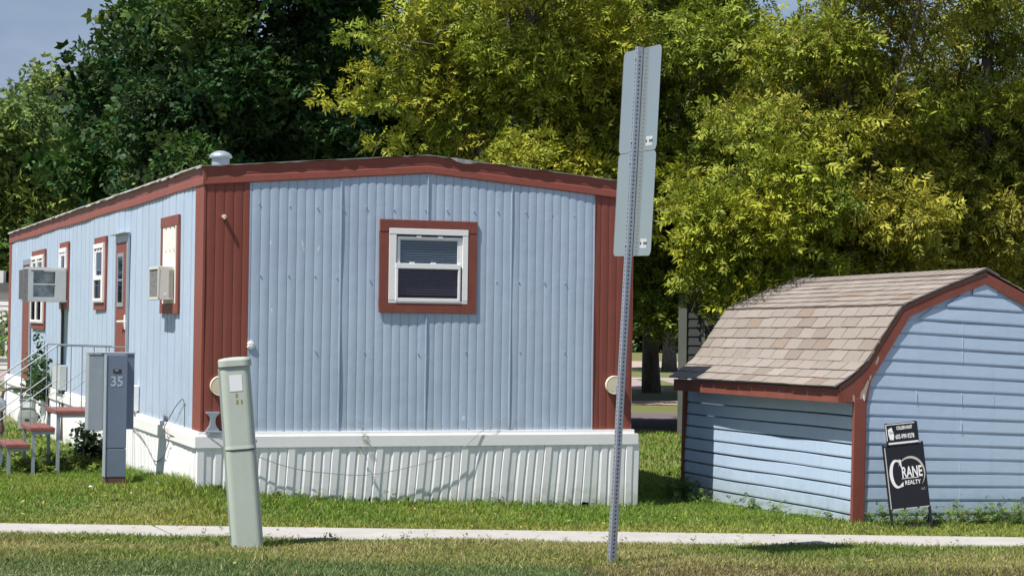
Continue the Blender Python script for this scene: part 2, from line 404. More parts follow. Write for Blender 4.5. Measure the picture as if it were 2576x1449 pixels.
for zz, st in ((1.44, 0.255), (2.10, 0.26), (0.02, 0.255), (0.75, 0.51)):   # screws
    a = 0.52
    while a < 3.8:
        if not (1.6 < a < 2.7 and 1.05 < zz < 2.05):
            q = a + rng.uniform(-.03, .03); z_ = zz + rng.uniform(-.012, .012)
            b.box(q - .005, q + .005, 0.004, 0.0125, z_ - .005, z_ + .005)
        a += st
b.build('end_wall', M['blue'], home, recalc=False)
for a0, a1, nm in ((0.0, 0.42, 'corner_panel'), (3.855, W_T, 'corner_panel')):
    b = MB(TF); corr_wall(b, corr_profile(a0, a1, PITCH_C, 0.0047, 0.442), -0.02, gable, 8, dent)
    b.box(a0, a0 + 0.006 if a0 else 0.012, 0.0, 0.0095, -0.02, gable(a0))
    b.build(nm, M['red'], home, recalc=False)
# left side wall: flat panels with grooves
def side_prof(a0, a1):
    pts = [(a0, 0.0)]; a = a0 + 0.2; i = 0
    while a < a1 - 0.05:
        g = 0.003 if i % 2 else 0.016; w = .006 if i % 2 else .010
        pts += [(a - w * 2, 0.0), (a - w, -g), (a + w, -g), (a + w * 1.6, 0.003)]
        a += 0.203; i += 1
    return pts + [(a1, 0.0)]
side_dent = lambda a, z: 0.006 * math.sin(a * 2.3 + z * 0.8) * math.sin(z * 1.3 + a * 1.1)
b = MB(TS); corr_wall(b, side_prof(0.39, 17.1), -0.02, lambda a: 2.33, 12, side_dent); b.build('side_wall', M['blue'], home, recalc=False)
b = MB(TS); b.box(-0.008, 0.39, -0.004, 0.008, -0.02, 2.30); b.build('corner_trim', M['red'], home)
b = MB(TS); b.box(17.08, L_T, -0.004, 0.008, -0.12, 2.30); b.build('corner_trim', M['red'], home)
b = MB()
b.add([(W_T, 0, -.02), (W_T, L_T, -.02), (W_T, L_T, 2.3), (W_T, 0, 2.3)], [(0, 1, 2, 3)])
b.add([(0, L_T, -.02), (W_T, L_T, -.02), (W_T, L_T, 2.3), (W_T / 2, L_T, 2.48), (0, L_T, 2.3)], [(0, 1, 2, 3, 4)])
b.add([(0, 0, -.03), (W_T, 0, -.03), (W_T, L_T, -.03), (0, L_T, -.03)], [(0, 1, 2, 3)])
b.build('rear_walls', M['blue'], home, recalc=False)

# roof
def roof():
    b = MB(); n = 60
    def edge(u): return 2.428 + 0.187 * (1 - abs(u - W_T / 2) / (W_T / 2))
    top = []; rg = random.Random(3)
    us = [W_T * i / n for i in range(n + 1)]
    us[0] = -0.035; us[-1] = W_T + 0.035
    vs = []; fs = []
    for i, u in enumerate(us):
        j = rg.uniform(-0.004, 0.010); k = rg.uniform(-0.008, 0.004)
        if 0.565 < u / W_T < 0.60: k -= 0.03
        e = edge(min(max(u, 0), W_T))
        vs += [(u, -0.034 + j, e + 0.009), (u, -0.030 + j, e + 0.003 + k), (u, L_T + 0.05, e + 0.022), (u, L_T + .05, e)]
    for i in range(n):
        a, c = i * 4, (i + 1) * 4
        fs += [(a, a + 2, c + 2, c), (a, c, c + 1, a + 1), (a + 1, c + 1, c + 3, a + 3), (a + 2, a + 3, c + 3, c + 2)]
    fs += [(0, 1, 3, 2), (n * 4, n * 4 + 2, n * 4 + 3, n * 4 + 1)]
    b.add(vs, fs)
    # ragged drip edge down the left side
    rg = random.Random(8); v = 0.0
    while v < L_T - 0.3:
        l = rg.uniform(0.12, 0.5); d = rg.uniform(0.0, 0.02)
        b.box(-0.045 - rg.uniform(0, .01), -0.034, v, v + l - 0.01, 2.434 - d, 2.442)
        v += l
    return b.build('roof', M['roofw'], home, recalc=False)
rf = roof()
b = MB(); n = 24
ring = lambda r_, z: [(0.39 + r_ * math.cos(2 * math.pi * k / n), 1.22 + r_ * math.sin(2 * math.pi * k / n), z) for k in range(n)]
b.loft([ring(0.13, 2.44), ring(0.125, 2.47), ring(0.088, 2.485), ring(0.086, 2.615), ring(0.086, 2.62)])
b.loft([ring(0.112, 2.612), ring(0.113, 2.626), ring(0.10, 2.646), ring(0.072, 2.665), ring(0.035, 2.678), ring(0.004, 2.681)])
b.build('roof_vent', M['steel'], rf, smooth=False)

# fascia: stepped metal trim
FP = [(-0.01, 0.0), (0.0185, 0.0), (0.0200, 0.010), (0.0150, 0.066), (0.0110, 0.074), (0.0125, 0.100), (0.0085, 0.108), (0.0150, 0.168), (-0.01, 0.168)]
def fascia():
    b = MB(TF); rings = []
    for a, zb in ((-0.016, 2.260), (W_T / 2, 2.444), (W_T + 0.016, 2.260)):
        rings.append([(a, d, zb + h) for d, h in FP])
    b.loft(rings); b.build('fascia', M['red'], home)
    b = MB(TS)
    nseg = 24; rings = []
    for i in range(nseg + 1):
        v = -0.0190 + (L_T + 0.022) * i / nseg; w = 0.008 * math.sin(v * 1.3)
        rings.append([(v, d, 2.262 + w * 0.6 + h) for d, h in FP])
    b.loft(rings); b.build('fascia', M['red'], home)
    b = MB(lambda a, d, z: (W_T + d, a, z)); b.loft([[(v, d, 2.262 + h) for d, h in FP] for v in (-0.019, L_T)]); b.build('fascia', M['red'], home)
fascia()

# skirting
def skirting():
    rg = random.Random(11)
    b = MB(TF)
    prof = []; a = -0.045; i = 0
    while a < 4.30:
        w = 0.106 * (1.45 if i % 4 == 0 else 0.85)
        if i % 4 == 0: prof += [(a, 0.004), (a + 0.010, 0.024), (a + w * 0.46, 0.024), (a + w * .52, 0.013), (a + w - 0.012, 0.013), (a + w - .004, 0.004)]
        else: prof += [(a, 0.0), (a + 0.026, 0.018), (a + w - 0.010, 0.018), (a + w - 0.002, 0.0)]
        a += w; i += 1
    vs = []; fs = []; nz = 7
    for q, (a, d) in enumerate(prof):
        gp = Tm @ Vector((a, -.05, 0)); zb = float(zg(gp.x, gp.y)) - TO.z - .02
        if rg.random() < 0.16 or (0.04 < a < 0.22): zb += rg.uniform(0.06, 0.11)
        lean = 0.075 * min(1, max(0, (a + 0.3) / 1.8)) * (1 - float(smooth(3.6, 4.25, a)) * .85)
        for j in range(nz + 1):
            z = -0.12 + (zb + 0.12) * j / nz
            vs.append((a - lean * (-0.12 - z) + 0.0015 * math.sin(a * 5 + z * 9), d * .62 + 0.041 + 0.0015 * math.sin(a * 2.2 + z * 3) - 0.012 * j / nz, z))
    n = nz + 1
    for q in range(len(prof) - 1):
        for j in range(nz): fs.append((q * n + j, q * n + j + 1, (q + 1) * n + j + 1, (q + 1) * n + j))
    b.add(vs, fs); b.build('front_skirting', M['skirt'], home, recalc=False)
    b = MB(TS); prof = []; a = -0.02; i = 0
    while a < L_T:
        w = rg.uniform(0.17, 0.26)
        prof += [(a, 0.0), (a + 0.02, 0.014), (a + w - 0.03, 0.012 + rg.uniform(-.004, .004)), (a + w - 0.008, 0.0)]
        a += w
    vs = []; fs = []
    for q, (a, d) in enumerate(prof):
        gp = Tm @ Vector((-.05, a, 0)); zb = float(zg(gp.x, gp.y)) - TO.z - rg.uniform(0.0, 0.03)
        if rg.random() < 0.07: zb += 0.08
        for j in range(nz + 1):
            z = -0.12 + (zb + 0.12) * j / nz
            vs.append((a + 0.03 * math.sin(a * 1.7) * j / nz, d + 0.018 + 0.025 * math.sin(a * 1.9 + z * 2.2) * j / nz + 0.01 * j / nz, z))
    for q in range(len(prof) - 1):
        for j in range(nz): fs.append((q * n + j, q * n + j + 1, (q + 1) * n + j + 1, (q + 1) * n + j))
    b.add(vs, fs); b.build('side_skirting', M['skirt'], home, recalc=False)
    b = MB(); b.add([(W_T, 0, -.95), (W_T, L_T, -.95), (W_T, L_T, -.02), (W_T, 0, -.02)], [(0, 1, 2, 3)])
    b.add([(0, L_T, -.95), (W_T, L_T, -.95), (W_T, L_T, -.02), (0, L_T, -.02)], [(0, 1, 2, 3)]); b.build('rear_skirting', M['skirt'], home, recalc=False)
    # band
    b = MB()
    b.box(-0.03, W_T + 0.022, -0.032, 0.01, -0.036, 0.004)
    b.prism([(-0.062, W_T * 0 - 0.0)] and [(-0.062, -0.060), (W_T + 0.055, -0.060), (W_T + 0.055, -0.01), (-0.062, -0.01)], -0.138, -0.036, 2)
    b.box(-0.062, 1.28, -0.0605, -0.0585, -0.139, -0.035); b.box(1.286, W_T + .055, -0.0603, -0.0583, -0.139, -0.035)
    b.box(W_T + 0.01, W_T + 0.055, -0.01, 0.6, -0.138, -0.036)
    b.build('skirt_band', M['white'], home, bevel=0.004)
    b = MB()
    b.box(-0.03, 0.0, 0.01, L_T, -0.036, 0.004)
    b.box(-0.062, 0.0, -0.01, 1.25, -0.145, -0.036); b.box(-0.048, 0.0, 1.25, 6.1, -0.15, -0.036); b.box(-0.052, 0, 6.11, L_T, -0.152, -0.036)
    b.build('skirt_band', M['white'], home, bevel=0.004)
skirting()

def window(T, a0, a1, z0, z1, trim=0.115, fr=0.09, mid=None, mull=(), blinds=True, rec=0.0):
    """trim boards outside a white double-hung unit; a along, d out, z up"""
    w = MB(T)
    t = 0.024 if rec else 0.030
    w.box(a0, a1, 0.008, t, z1 - trim, z1); w.box(a0, a1, 0.008, t - 0.002, z0, z0 + trim)
    w.box(a0, a0 + trim, 0.008, t - 0.003, z0 + trim, z1 - trim); w.box(a1 - trim, a1, 0.008, t - 0.003, z0 + trim, z1 - trim)
    wo_ = w.build('window', M['redtrim'], home, bevel=0.004)
    A0, A1, Z0, Z1 = a0 + trim * 0.8, a1 - trim * 0.8, z0 + trim * 0.8, z1 - trim * 0.72
    f = MB(T); d = 0.056 - rec; B = 0.012 - rec; rc = rec
    f.box(A0, A1, B, d, Z1 - fr * 0.62, Z1); f.box(A0, A1, B, d - .004, Z0, Z0 + fr * 0.30)
    f.box(A0, A0 + fr * 0.80, B, d - .002, Z0 + fr * .30, Z1 - fr * .62); f.box(A1 - fr * 0.6, A1, B, d - .002, Z0 + fr * .30, Z1 - fr * .62)
    i0, i1, k0, k1 = A0 + fr * 0.80, A1 - fr * .6, Z0 + fr * .30, Z1 - fr * .62
    zm = mid if mid else (k0 + k1) / 2
    s = 0.028
    # sashes: upper set back, lower proud
    f.box(i0 + .014, i1 - .004, B, d - .016, k1 - .050, k1 - .018); f.box(i0 + .014, i0 + .014 + s, B, d - .018, zm, k1 - .05)
    f.box(i1 - .004 - s * 1.6, i1 - .004, B, d - .018, zm, k1 - .05)
    f.box(i0 - .006, i1 - .02, B, d + .004, zm - .024, zm + .024)
    f.box(i0 - .006, i0 + .018, B, d + .003, k0, zm - .024); f.box(i1 - .045, i1 - .02, B, d + .003, k0, zm - .024)
    f.box(i0 - .006, i1 - .02, B, d + .002, k0 - .012, k0 + .022)
    for q in (0.30, 0.62):
        f.box(i0 + (i1 - i0) * q, i0 + (i1 - i0) * q + .05, d - .02, d - .004, k1 - .030, k1 - .010)
        f.box(i0 + (i1 - i0) * (q - .1), i0 + (i1 - i0) * (q - .1) + .05, d - .01, d + .001, zm + .024, zm + .037)
    for m_ in mull: f.box(m_ - .06, m_ + .06, 0.011, d + .006, k0, k1)
    f.build('frame', M['white'], wo_, bevel=0.003)
    g = MB(T); g.box(i0 - .03, i1 + .03, 0.009 - rec * 1.3, 0.0115 - rec * 1.3, k0 - .03, k1 + .03); g.build('shade_backing', M['dark'], wo_)  # dark sheet standing for the unlit room behind the glass
    if blinds:
        s_ = MB(T); z = k0 + 0.055
        while z < k1 - 0.03:
            s_.add([(i0 + .03, 0.028 - rc, z), (i1 - .035, 0.028 - rc, z + .001), (i1 - .035, 0.018 - rc, z + 0.015), (i0 + .03, 0.018 - rc, z + 0.015)], [(0, 1, 2, 3)])
            z += 0.0228
        s_.build('blind', M['blind'], wo_, recalc=False)
    g = MB(T); g.box(i0 + .02, i1 - .02, d - .024, d - .022, zm, k1 - .04); g.build('pane', M['glass'], wo_)
    g = MB(T); g.box(i0 + .012, i1 - .04, d - .010, d - .008, k0 + .02, zm - .02); g.build('insect_screen', M['screen'], wo_)
    return wo_
window(TF, 1.665, 2.635, 1.118, 1.999, mid=1.562, rec=.029)
window(TS, 5.90, 6.88, 1.113, 2.00, mid=1.50)
window(TS, 12.05, 13.78, 0.82, 2.02, mid=1.40, mull=(12.9,), blinds=False)
window(TS, 9.39, 10.30, 1.122, 2.045, mid=1.60, blinds=False)
# near side window, curtain and an air conditioner in its lower half
def curtain_window():
    a0, a1, z0, z1 = 1.15, 2.13, 1.08, 2.045; t = 0.10
    w = MB(TS)
    w.box(a0, a1, .008, .032, z1 - t, z1); w.box(a0, a1, .008, .030, z0, z0 + t); w.box(a0, a0 + t, .008, .029, z0 + t, z1 - t); w.box(a1 - t, a1, .008, .029, z0 + t, z1 - t)
    wo_ = w.build('window', M['redtrim'], home, bevel=0.004)
    f = MB(TS); f.box(a0 + t, a0 + t + .05, .01, .028, z0 + t, z1 - t); f.build('frame', M['acwhite'], wo_); f = MB(TS); f.box(a0 + t + .05, a1 - t, .012, .022, 1.70, 1.73); f.build('transom', M['acwhite'], wo_)
    c = MB(TS); n = 60
    vs = []; fs = []
    for i in range(n + 1):
        a = a0 + t + (a1 - a0 - 2 * t) * i / n; d = 0.016 + 0.012 * math.sin(i * 1.1 + math.sin(i * .37) * 2)
        vs += [(a, d, z0 + t), (a, d, z1 - t)]
    for i in range(n): fs.append((2 * i, 2 * i + 2, 2 * i + 3, 2 * i + 1))
    c.add(vs, fs); c.build('curtain', M['curtain'], wo_, recalc=False)
curtain_window()

def door(a0, a1, z0, z1, win=None, cap=True, zc=None):
    f = MB(TS)
    f.box(a0 - .02, a0 + .07, .006, .030, z0, z1); f.box(a1 - .04, a1 + .02, .006, .030, z0, z1); f.box(a0 + .07, a1 - .04, .006, .031, z1 - .09, z1)
    if cap: f.box(a0 - .03, a1 + .10, .006, .085, z1, z1 + .012)
    fo = f.build('door', M['galv'], home, bevel=0.003)
    d = MB(TS); d.box(a0 + .07, a1 - .04, .006, .022, z0 + .01, z1 - .09); d.build('door_leaf', M['redtrim'], fo)
    if win:
        w0, w1, y0, y1 = win; q = MB(TS)
        for bx in ((w0, w1, y1 - .04, y1), (w0, w1, y0, y0 + .05), (w0, w0 + .05, y0 + .05, y1 - .04), (w1 - .05, w1, y0 + .05, y1 - .04), (w0 + .05, w1 - .05, (y0 + y1) / 2 - .01, (y0 + y1) / 2 + .01)):
            q.box(bx[0], bx[1], .022, .032, bx[2], bx[3])
        q.build('window_frame', M['galv'], fo)
        q = MB(TS); q.box(w0 + .04, w1 - .04, .0222, .0232, y0 + .04, y1 - .03); q.build('shade_backing', M['dark'], fo)  # dark sheet in place of the dim interior behind the door glass
        q = MB(TS); q.box(w0 + .045, w1 - .045, .0265, .0275, y0 + .045, y1 - .035); q.build('pane', M['glass'], fo)
        h = MB(TS); h.box(a0 + .07, a0 + .16, .022, .034, .90, 1.06); h.tube([(a0 + .11, .03, .985), (a0 + .11, .075, .985), (a0 + .32, .08, .983)], .012, 8); h.build('handle', M['white'], fo)
door(4.25, 5.12, 0.02, 1.97, win=(4.53, 4.98, 1.15, 1.76))
door(14.0, 15.05, -0.10, 1.92, cap=False)

# small fittings on the walls
def disc(a, z, r_):
    b = MB(TF); n = 28; ring = lambda q, d: [(a + q * math.cos(2 * math.pi * k / n), d, z + q * math.sin(2 * math.pi * k / n)) for k in range(n)]
    b.loft([ring(r_, 0.01), ring(r_, 0.028), ring(r_ * .93, 0.036), ring(r_ * .82, 0.032), ring(r_ * .78, 0.034), ring(r_ * .2, 0.035)])
    o = b.build('round_cover', M['cream'], home)
    b = MB(TF); b.box(a + .01, a + .05, .03, .05, z - .085, z - .005); b.box(a + .02, a + .045, .045, .056, z - .07, z - .02); b.build('clip', M['galv'], o)
disc(0.165, 0.425, 0.092); disc(4.075, 0.44, 0.092)
b = MB(TF); b.T = TF   # spool-shaped bracket
vs = []
prof = [(0.062, 0.19), (0.064, 0.175), (0.040, 0.155), (0.026, 0.13), (0.024, 0.09), (0.032, 0.06), (0.058, 0.025), (0.066, 0.005)]
b.loft([[(0.10 - w, 0.012, z), (0.10 + w, 0.012, z), (0.10 + w, 0.055, z), (0.10 - w, 0.055, z)] for w, z in prof])
b.box(0.03, 0.185, 0.012, 0.07, -0.004, 0.014)
b.build('metal_bracket', M['galv'], home, bevel=0.004)
b = MB(TF); b.tube([(0.177, .012, 1.973), (0.177, .05, 1.975)], .02, 10); b.box(.171, .185, .048, .056, 1.95, 1.985); b.build('broken_light_fitting', M['cream'], home)
b = MB(TF); n = 12; b.loft([[(0.447 + (q * (1 + .2 * math.sin(3 * k))) * math.cos(2 * math.pi * k / n), d, 0.80 + 1.25 * q * math.sin(2 * math.pi * k / n)) for k in range(n)] for q, d in ((.034, .008), (.034, .018), (.016, .024))])
b.build('sealed_vent', M['white'], home)
b = MB(TS); b.box(9.45, 10.25, .01, .11, .02, .36); b.build('cable_box', M['acgrey'], home, bevel=.008)
b = MB(TS); b.tube([(9.85, .03, 1.2), (9.85, .03, .34)], .02); b.tube([(9.7, .03, .03), (9.7, .035, -.68)], .016); b.tube([(9.95, .03, .03), (9.95, .035, -.68)], .016)
b.tube([(9.55, .03, .04), (9.5, .045, -.12), (9.6, .05, -.3)], .012); b.build('conduit', M['pipe'], home)
b = MB(TS); b.box(3.45, 3.62, .005, .07, .03, .30); b.box(3.47, 3.6, .07, .085, .05, .28); b.tube([(3.53, .04, .03), (3.53, .055, -.15), (3.55, .05, -.6)], .012); b.build('utility_box', M['white'], home, bevel=.006)
# cable along the skirting
def wire(name, pts, r_, T=None, sub=5):
    P = [Vector(p) for p in pts]; out = []
    for i in range(len(P) - 1):
        p0 = P[max(i - 1, 0)]; p1 = P[i]; p2 = P[i + 1]; p3 = P[min(i + 2, len(P) - 1)]
        for k in range(sub):
            t = k / sub
            out.append(0.5 * ((2 * p1) + (p2 - p0) * t + (2 * p0 - 5 * p1 + 4 * p2 - p3) * t * t + (3 * p1 - p0 - 3 * p2 + p3) * t ** 3))
    out.append(P[-1]); b = MB(T); b.tube([tuple(p) for p in out], r_, 6); return b
FRONT_PTS = [(0.05, .07, 0.0), (0.25, .085, -.09), (0.53, .09, -.225), (0.87, .09, -.335), (1.24, .09, -.385), (1.57, .09, -.40), (1.96, .09, -.335), (2.33, .09, -.235), (2.5, .085, -.16), (2.66, .072, -.02), (2.80, .05, .05), (2.965, .03, .14)]
wire('cable', FRONT_PTS, .0035, TF).build('cable', M['wire'], home)
wire('cable', [(4.0, .06, -.10), (3.2, .065, -.17), (2.6, .07, -.26), (2.2, .07, -.38), (1.9, .07, -.40), (1.55, .07, -.33), (1.3, .06, -.17)], .005, TS).build('cable', M['wire'], home)

# ------------------------------------------------------------ air conditioners
def local_thing(name, label, cat, u, v, z, group=None):
    return empty(name, label, cat, Tm @ Vector((u, v, z)), A_T, group)
t = local_thing('air_conditioner', 'small cream window air conditioner below the curtained window nearest the red corner', 'air conditioner', -0.01, 1.36, 1.215, 'window air conditioners on the blue home')
b = MB(); b.box(-0.155, -.02, 0, .56, 0, .325); b.box(-.17, -.155, 0, .56, 0, .025); b.box(-.17, -.155, 0, .56, .30, .325); b.box(-.17, -.155, 0, .03, .025, .30); b.box(-.17, -.155, .53, .56, .025, .30)
b.build('casing', M['acwhite'], t, bevel=.004)
b = MB(); b.box(-.160, -.1548, .03, .53, .025, .30); b.build('coil', M['coil'], t)
b = MB()
for i in range(13): b.box(-.065, -.022, -.006, .0, .035 + i * .0205, .046 + i * .0205)
b.build('louvre', M['louvre'], t)
b = MB(); b.box(-.11, -.085, -.0015, 0, .04, .065); b.build('sticker', M['label'], t)
t = local_thing('air_conditioner', 'big boxy grey air conditioner jutting far out of the narrow second-farthest side window', 'air conditioner', -0.01, 9.42, 1.22, 'window air conditioners on the blue home')
b = MB()
b.box(-.54, -.03, 0.02, .60, .44, .465); b.box(-.56, -.02, 0.0, .62, 0, .022); b.box(-.54, -.47, 0, .60, .022, .44); b.box(-.18, -.03, 0, .60, .022, .44)
b.box(-.47, -.18, 0, .60, .022, .06); b.box(-.47, -.18, 0, .60, .405, .44); b.box(-.47, -.18, -.004, .012, .225, .24); b.box(-.47, -.18, .2, .6, .06, .405)
b.build('casing', M['acgrey'], t, bevel=.004)
b = MB(); b.box(-.47, -.18, .075, .09, .06, .405); b.build('coil', M['bluecoil'], t)
b = MB()
for i in range(26): b.box(-.60, -.541, .02 + i * .022, .028 + i * .022, .03, .43)
b.box(-.60, -.541, .0, .02, .0, .44)
b.build('grille', M['coil'], t)
b = MB(); b.box(-.50, -.33, -.002, 0, .413, .424); b.build('grip_slot', M['dark'], t)

# ------------------------------------------------------------ entry steps
def steps():
    t = local_thing('entry_steps', 'metal entry steps with three brown treads and thin railings at the home\'s near door', 'steps', 0, 0, 0)
    zgd = -0.70; n0, n1 = 4.15, 5.10
    for (u0, u1, z) in ((-0.80, -0.07, 0.0), (-1.065, -0.80, -0.185), (-1.325, -1.065, -0.365)):
        b = MB(); w = (u1 - u0 - .012) / 2
        b.box(u0, u0 + w, n0, n1, z - .04, z); b.box(u0 + w + .012, u1, n0, n1, z - .04, z)
        b.build('tread', M['tread'], t, bevel=.004)
    b = MB()
    for v in (n0 + .02, n1 - .06):
        for u, z in ((-0.78, -.04), (-1.045, -.225), (-1.305, -.405), (-.12, -.04)):
            b.box(u, u + .035, v, v + .04, zgd, z)
        b.box(-1.30, -1.07, v + .005, v + .03, -.44, -.405); b.box(-1.04, -.80, v + .005, v + .03, -.26, -.225); b.box(-.78, -.09, v + .005, v + .03, -.075, -.04)
    b.build('frame', M['steel'], t)
    for v in (n0 + .01, n1 - .01):
        b = MB(); r_ = .0075
        b.tube([(-.06, v, .70), (-.79, v, .715), (-1.62, v, .12)], r_, 6)
        for u in (-.79, -.52, -.26, -.09): b.tube([(u, v, 0), (u, v, .705)], .0055, 6)
        b.tube([(-1.07, v, -.19), (-1.07, v, .50)], .0055, 6); b.tube([(-1.33, v, -.37), (-1.33, v, .325)], .0055, 6)
        b.tube([(-.79, v, .34), (-1.55, v, -.22)], .006, 6); b.tube([(-.79, v, .0), (-1.40, v, .27)], .004, 5); b.tube([(-.09, v, .62), (-.79, v, .10)], .004, 5)
        b.build('railing', M['rail'], t)
steps()

# ------------------------------------------------------------ gas meter
def gas_meter():
    t = local_thing('gas_meter', 'grey gas meter with dark bent pipes beside the steps', 'gas meter', -0.33, 11.2, -0.72)
    t.rotation_euler = (0, 0, 0.15)
    ell = lambda w, d, z, n=16: [(w * (abs(math.cos(2 * math.pi * k / n)) ** .5) * (1 if math.cos(2 * math.pi * k / n) >= 0 else -1), d * (abs(math.sin(2 * math.pi * k / n)) ** .5) * (1 if math.sin(2 * math.pi * k / n) >= 0 else -1), z) for k in range(n)]
    b = MB(); b.loft([ell(.10, .08, .10), ell(.135, .10, .13), ell(.14, .10, .30), ell(.12, .09, .38), ell(.105, .08, .41)]); b.build('meter_body', M['meter'], t)
    b = MB(); b.box(-.105, .105, -.09, .06, .41, .53); b.box(-.12, .12, -.095, .07, .53, .55); b.build('index_head', M['meter'], t, bevel=.008)
    b = MB(); b.box(-.06, .06, -.094, -.0905, .43, .51); b.build('dial', M['label'], t)
    b = MB(); b.box(-.03, .03, -.104, -.10, .24, .27); b.build('name_plate', M['dark'], t)
    b = MB()
    b.tube([(-.09, 0, .50), (-.09, 0, .66), (-.13, 0, .70), (-.26, 0, .70), (-.34, -.02, .66), (-.36, -.02, .56), (-.36, -.02, .12), (-.36, -.02, -.05)], .022, 10)
    b.tube([(.09, 0, .50), (.09, 0, .66), (.14, 0, .70), (.26, 0, .70), (.30, .02, .66), (.30, .10, .30)], .022, 10)
    b.tube([(-.16, 0, .70), (.0, 0, .695), (.2, 0, .70)], .018, 8)
    b.build('pipes', M['pipe'], t)
    b = MB(); n = 18; rg = lambda q, y: [(-.40 + q * math.cos(2 * math.pi * k / n), y, .46 + q * math.sin(2 * math.pi * k / n)) for k in range(n)]
    b.loft([rg(.05, -.10), rg(.10, -.085), rg(.11, -.04), rg(.09, -.01), rg(.05, .03)]); b.tube([(-.46, -.06, .46), (-.56, -.06, .44)], .03, 8); b.build('regulator', M['galv'], t)
    b = MB(); b.tube([(-.36, -.02, .18), (-.36, -.02, .08)], .04, 8); b.build('rusty_valve', M['rust'], t)
gas_meter()

# ------------------------------------------------------------ utility pedestals
def pedestal35():
    p = at(283, 1234, 19.55); g = float(zg(p.x, p.y))
    t = empty('electric_pedestal', 'blue grey electric pedestal post marked 35 with meter boxes on both sides', 'electric pedestal', (p.x, p.y, g - .02), A_T - .02)
    H = 1.37 - g
    b = MB(); b.box(-.098, .10, -.19, 0, .125, .40); b.box(-.098, .10, -.19, 0, .405, H); b.build('post', M['greybox'], t, bevel=.006)
    b = MB(); b.box(-.104, -.098, -.196, -.01, .125, H); b.build('lit_post_side', M['greylight'], t)  # sunlit left face of the post, its brightness put into the colour
    b = MB(); b.box(-.25, -.10, 0.002, .25, H - .745, H - .005); b.build('meter_box', M['greylight'], t, bevel=.006)  # sunlit left half of the box, painted paler than the right
    b = MB(); b.box(-.099, .195, 0.004, .25, H - .735, H + .004); b.build('meter_box', M['greybox'], t, bevel=.006)
    b = MB(); b.box(-.255, .2, -.004, .255, H + .004, H + .016); b.build('lid', M['greylight'], t)
    b = MB(); b.box(-.095, .097, -.186, 0, -.05, .123); b.build('base', M['rust'], t)
    b = MB(); V, Fc = text_mesh('35', .135, xs=.92, off=.004); b.add([(v[0] + .0, -.1915 - v[2], v[1] + H - .265) for v in V], Fc); b.build('number', M['numb'], t)
    b = MB(); b.box(-.036, .040, -.1935, -.19, H - .178, H - .142); b.build('small_plate', M['dark'], t)
    b = MB(); b.box(-.018, -.008, -.1945, -.1935, H - .162, H - .146); b.box(-.004, .012, -.1945, -.1935, H - .160, H - .146); b.build('plate_marks', M['greylight'], t)
M['numb'] = mat('faded_white_paint', (0.36, 0.42, 0.52), 0.6, var=0.5, vscale=40, col2=(0.24, 0.29, 0.37))
pedestal35()

def rrect(cx_, cy_, w, d, r_, z, n=5):
    out = []
    for sx, sy, a0 in ((1, 1, 0), (-1, 1, 90), (-1, -1, 180), (1, -1, 270)):
        for k in range(n + 1):
            a = R(a0 + 90 * k / n); out.append((cx_ + sx * (w / 2 - r_) + r_ * math.cos(a), cy_ + sy * (d / 2 - r_) + r_ * math.sin(a), z))
    return out
def green_pedestal():
    p = at(624, 1381, 14.97)
    t = empty('telecom_pedestal', 'leaning pale green plastic telecom pedestal with a blank white label', 'telecom pedestal', (p.x, p.y, 0.0), R(-8))
    t.rotation_euler = (R(-1.0), R(-5.0), R(6))
    b = MB(); b.loft([rrect(0, .0, .232, .20, .045, -.08), rrect(0, 0, .230, .20, .045, .5), rrect(0, 0, .226, .198, .045, .742)]); b.build('lower_cover', M['ped'], t)
    b = MB(); b.loft([rrect(-.004, .01, .214, .19, .045, .735), rrect(-.004, .01, .214, .19, .045, .77)]); b.build('inner_sleeve', M['dark'], t)
    b = MB(); b.loft([rrect(0, -.003, .226, .204, .05, .750), rrect(0, -.003, .230, .206, .05, .756), rrect(0, -.002, .224, .202, .05, .78), rrect(0, 0, .222, .198, .05, 1.378)]); b.build('upper_cover', M['ped'], t)
    b = MB(); b.loft([rrect(0, 0, .238, .214, .055, 1.366), rrect(0, 0, .246, .222, .06, 1.374), rrect(0, 0, .246, .222, .06, 1.416), rrect(0, 0, .234, .210, .055, 1.430), rrect(0, 0, .15, .13, .04, 1.437), rrect(0, 0, .05, .04, .015, 1.440)]); b.build('cap', M['ped'], t)
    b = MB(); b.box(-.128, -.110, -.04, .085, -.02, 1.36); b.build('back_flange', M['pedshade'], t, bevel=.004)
    b = MB(); b.box(-.046, .048, -.1025, -.0985, 1.185, 1.305); b.build('blank_label', M['label'], t)
    for x, z, w, h in ((.0, 1.155, .015, .030), (.002, 1.105, .017, .030), (.035, 1.105, .014, .030)):
        b = MB(); b.box(x - w / 2, x + w / 2, -.1022, -.0985, z - h / 2, z + h / 2); b.build('yellow_sticker', M['yellow'], t)
    b = MB(); b.tube([(.115, .0, .80), (.122, .0, .80)], .012, 8); b.build('lock_screw', M['galv'], t)
M['pedshade'] = mat('shaded_green_plastic', (0.30, 0.35, 0.33), 0.6, var=.3)  # darker copy of the pale green, shade at the cover gap painted in
green_pedestal()

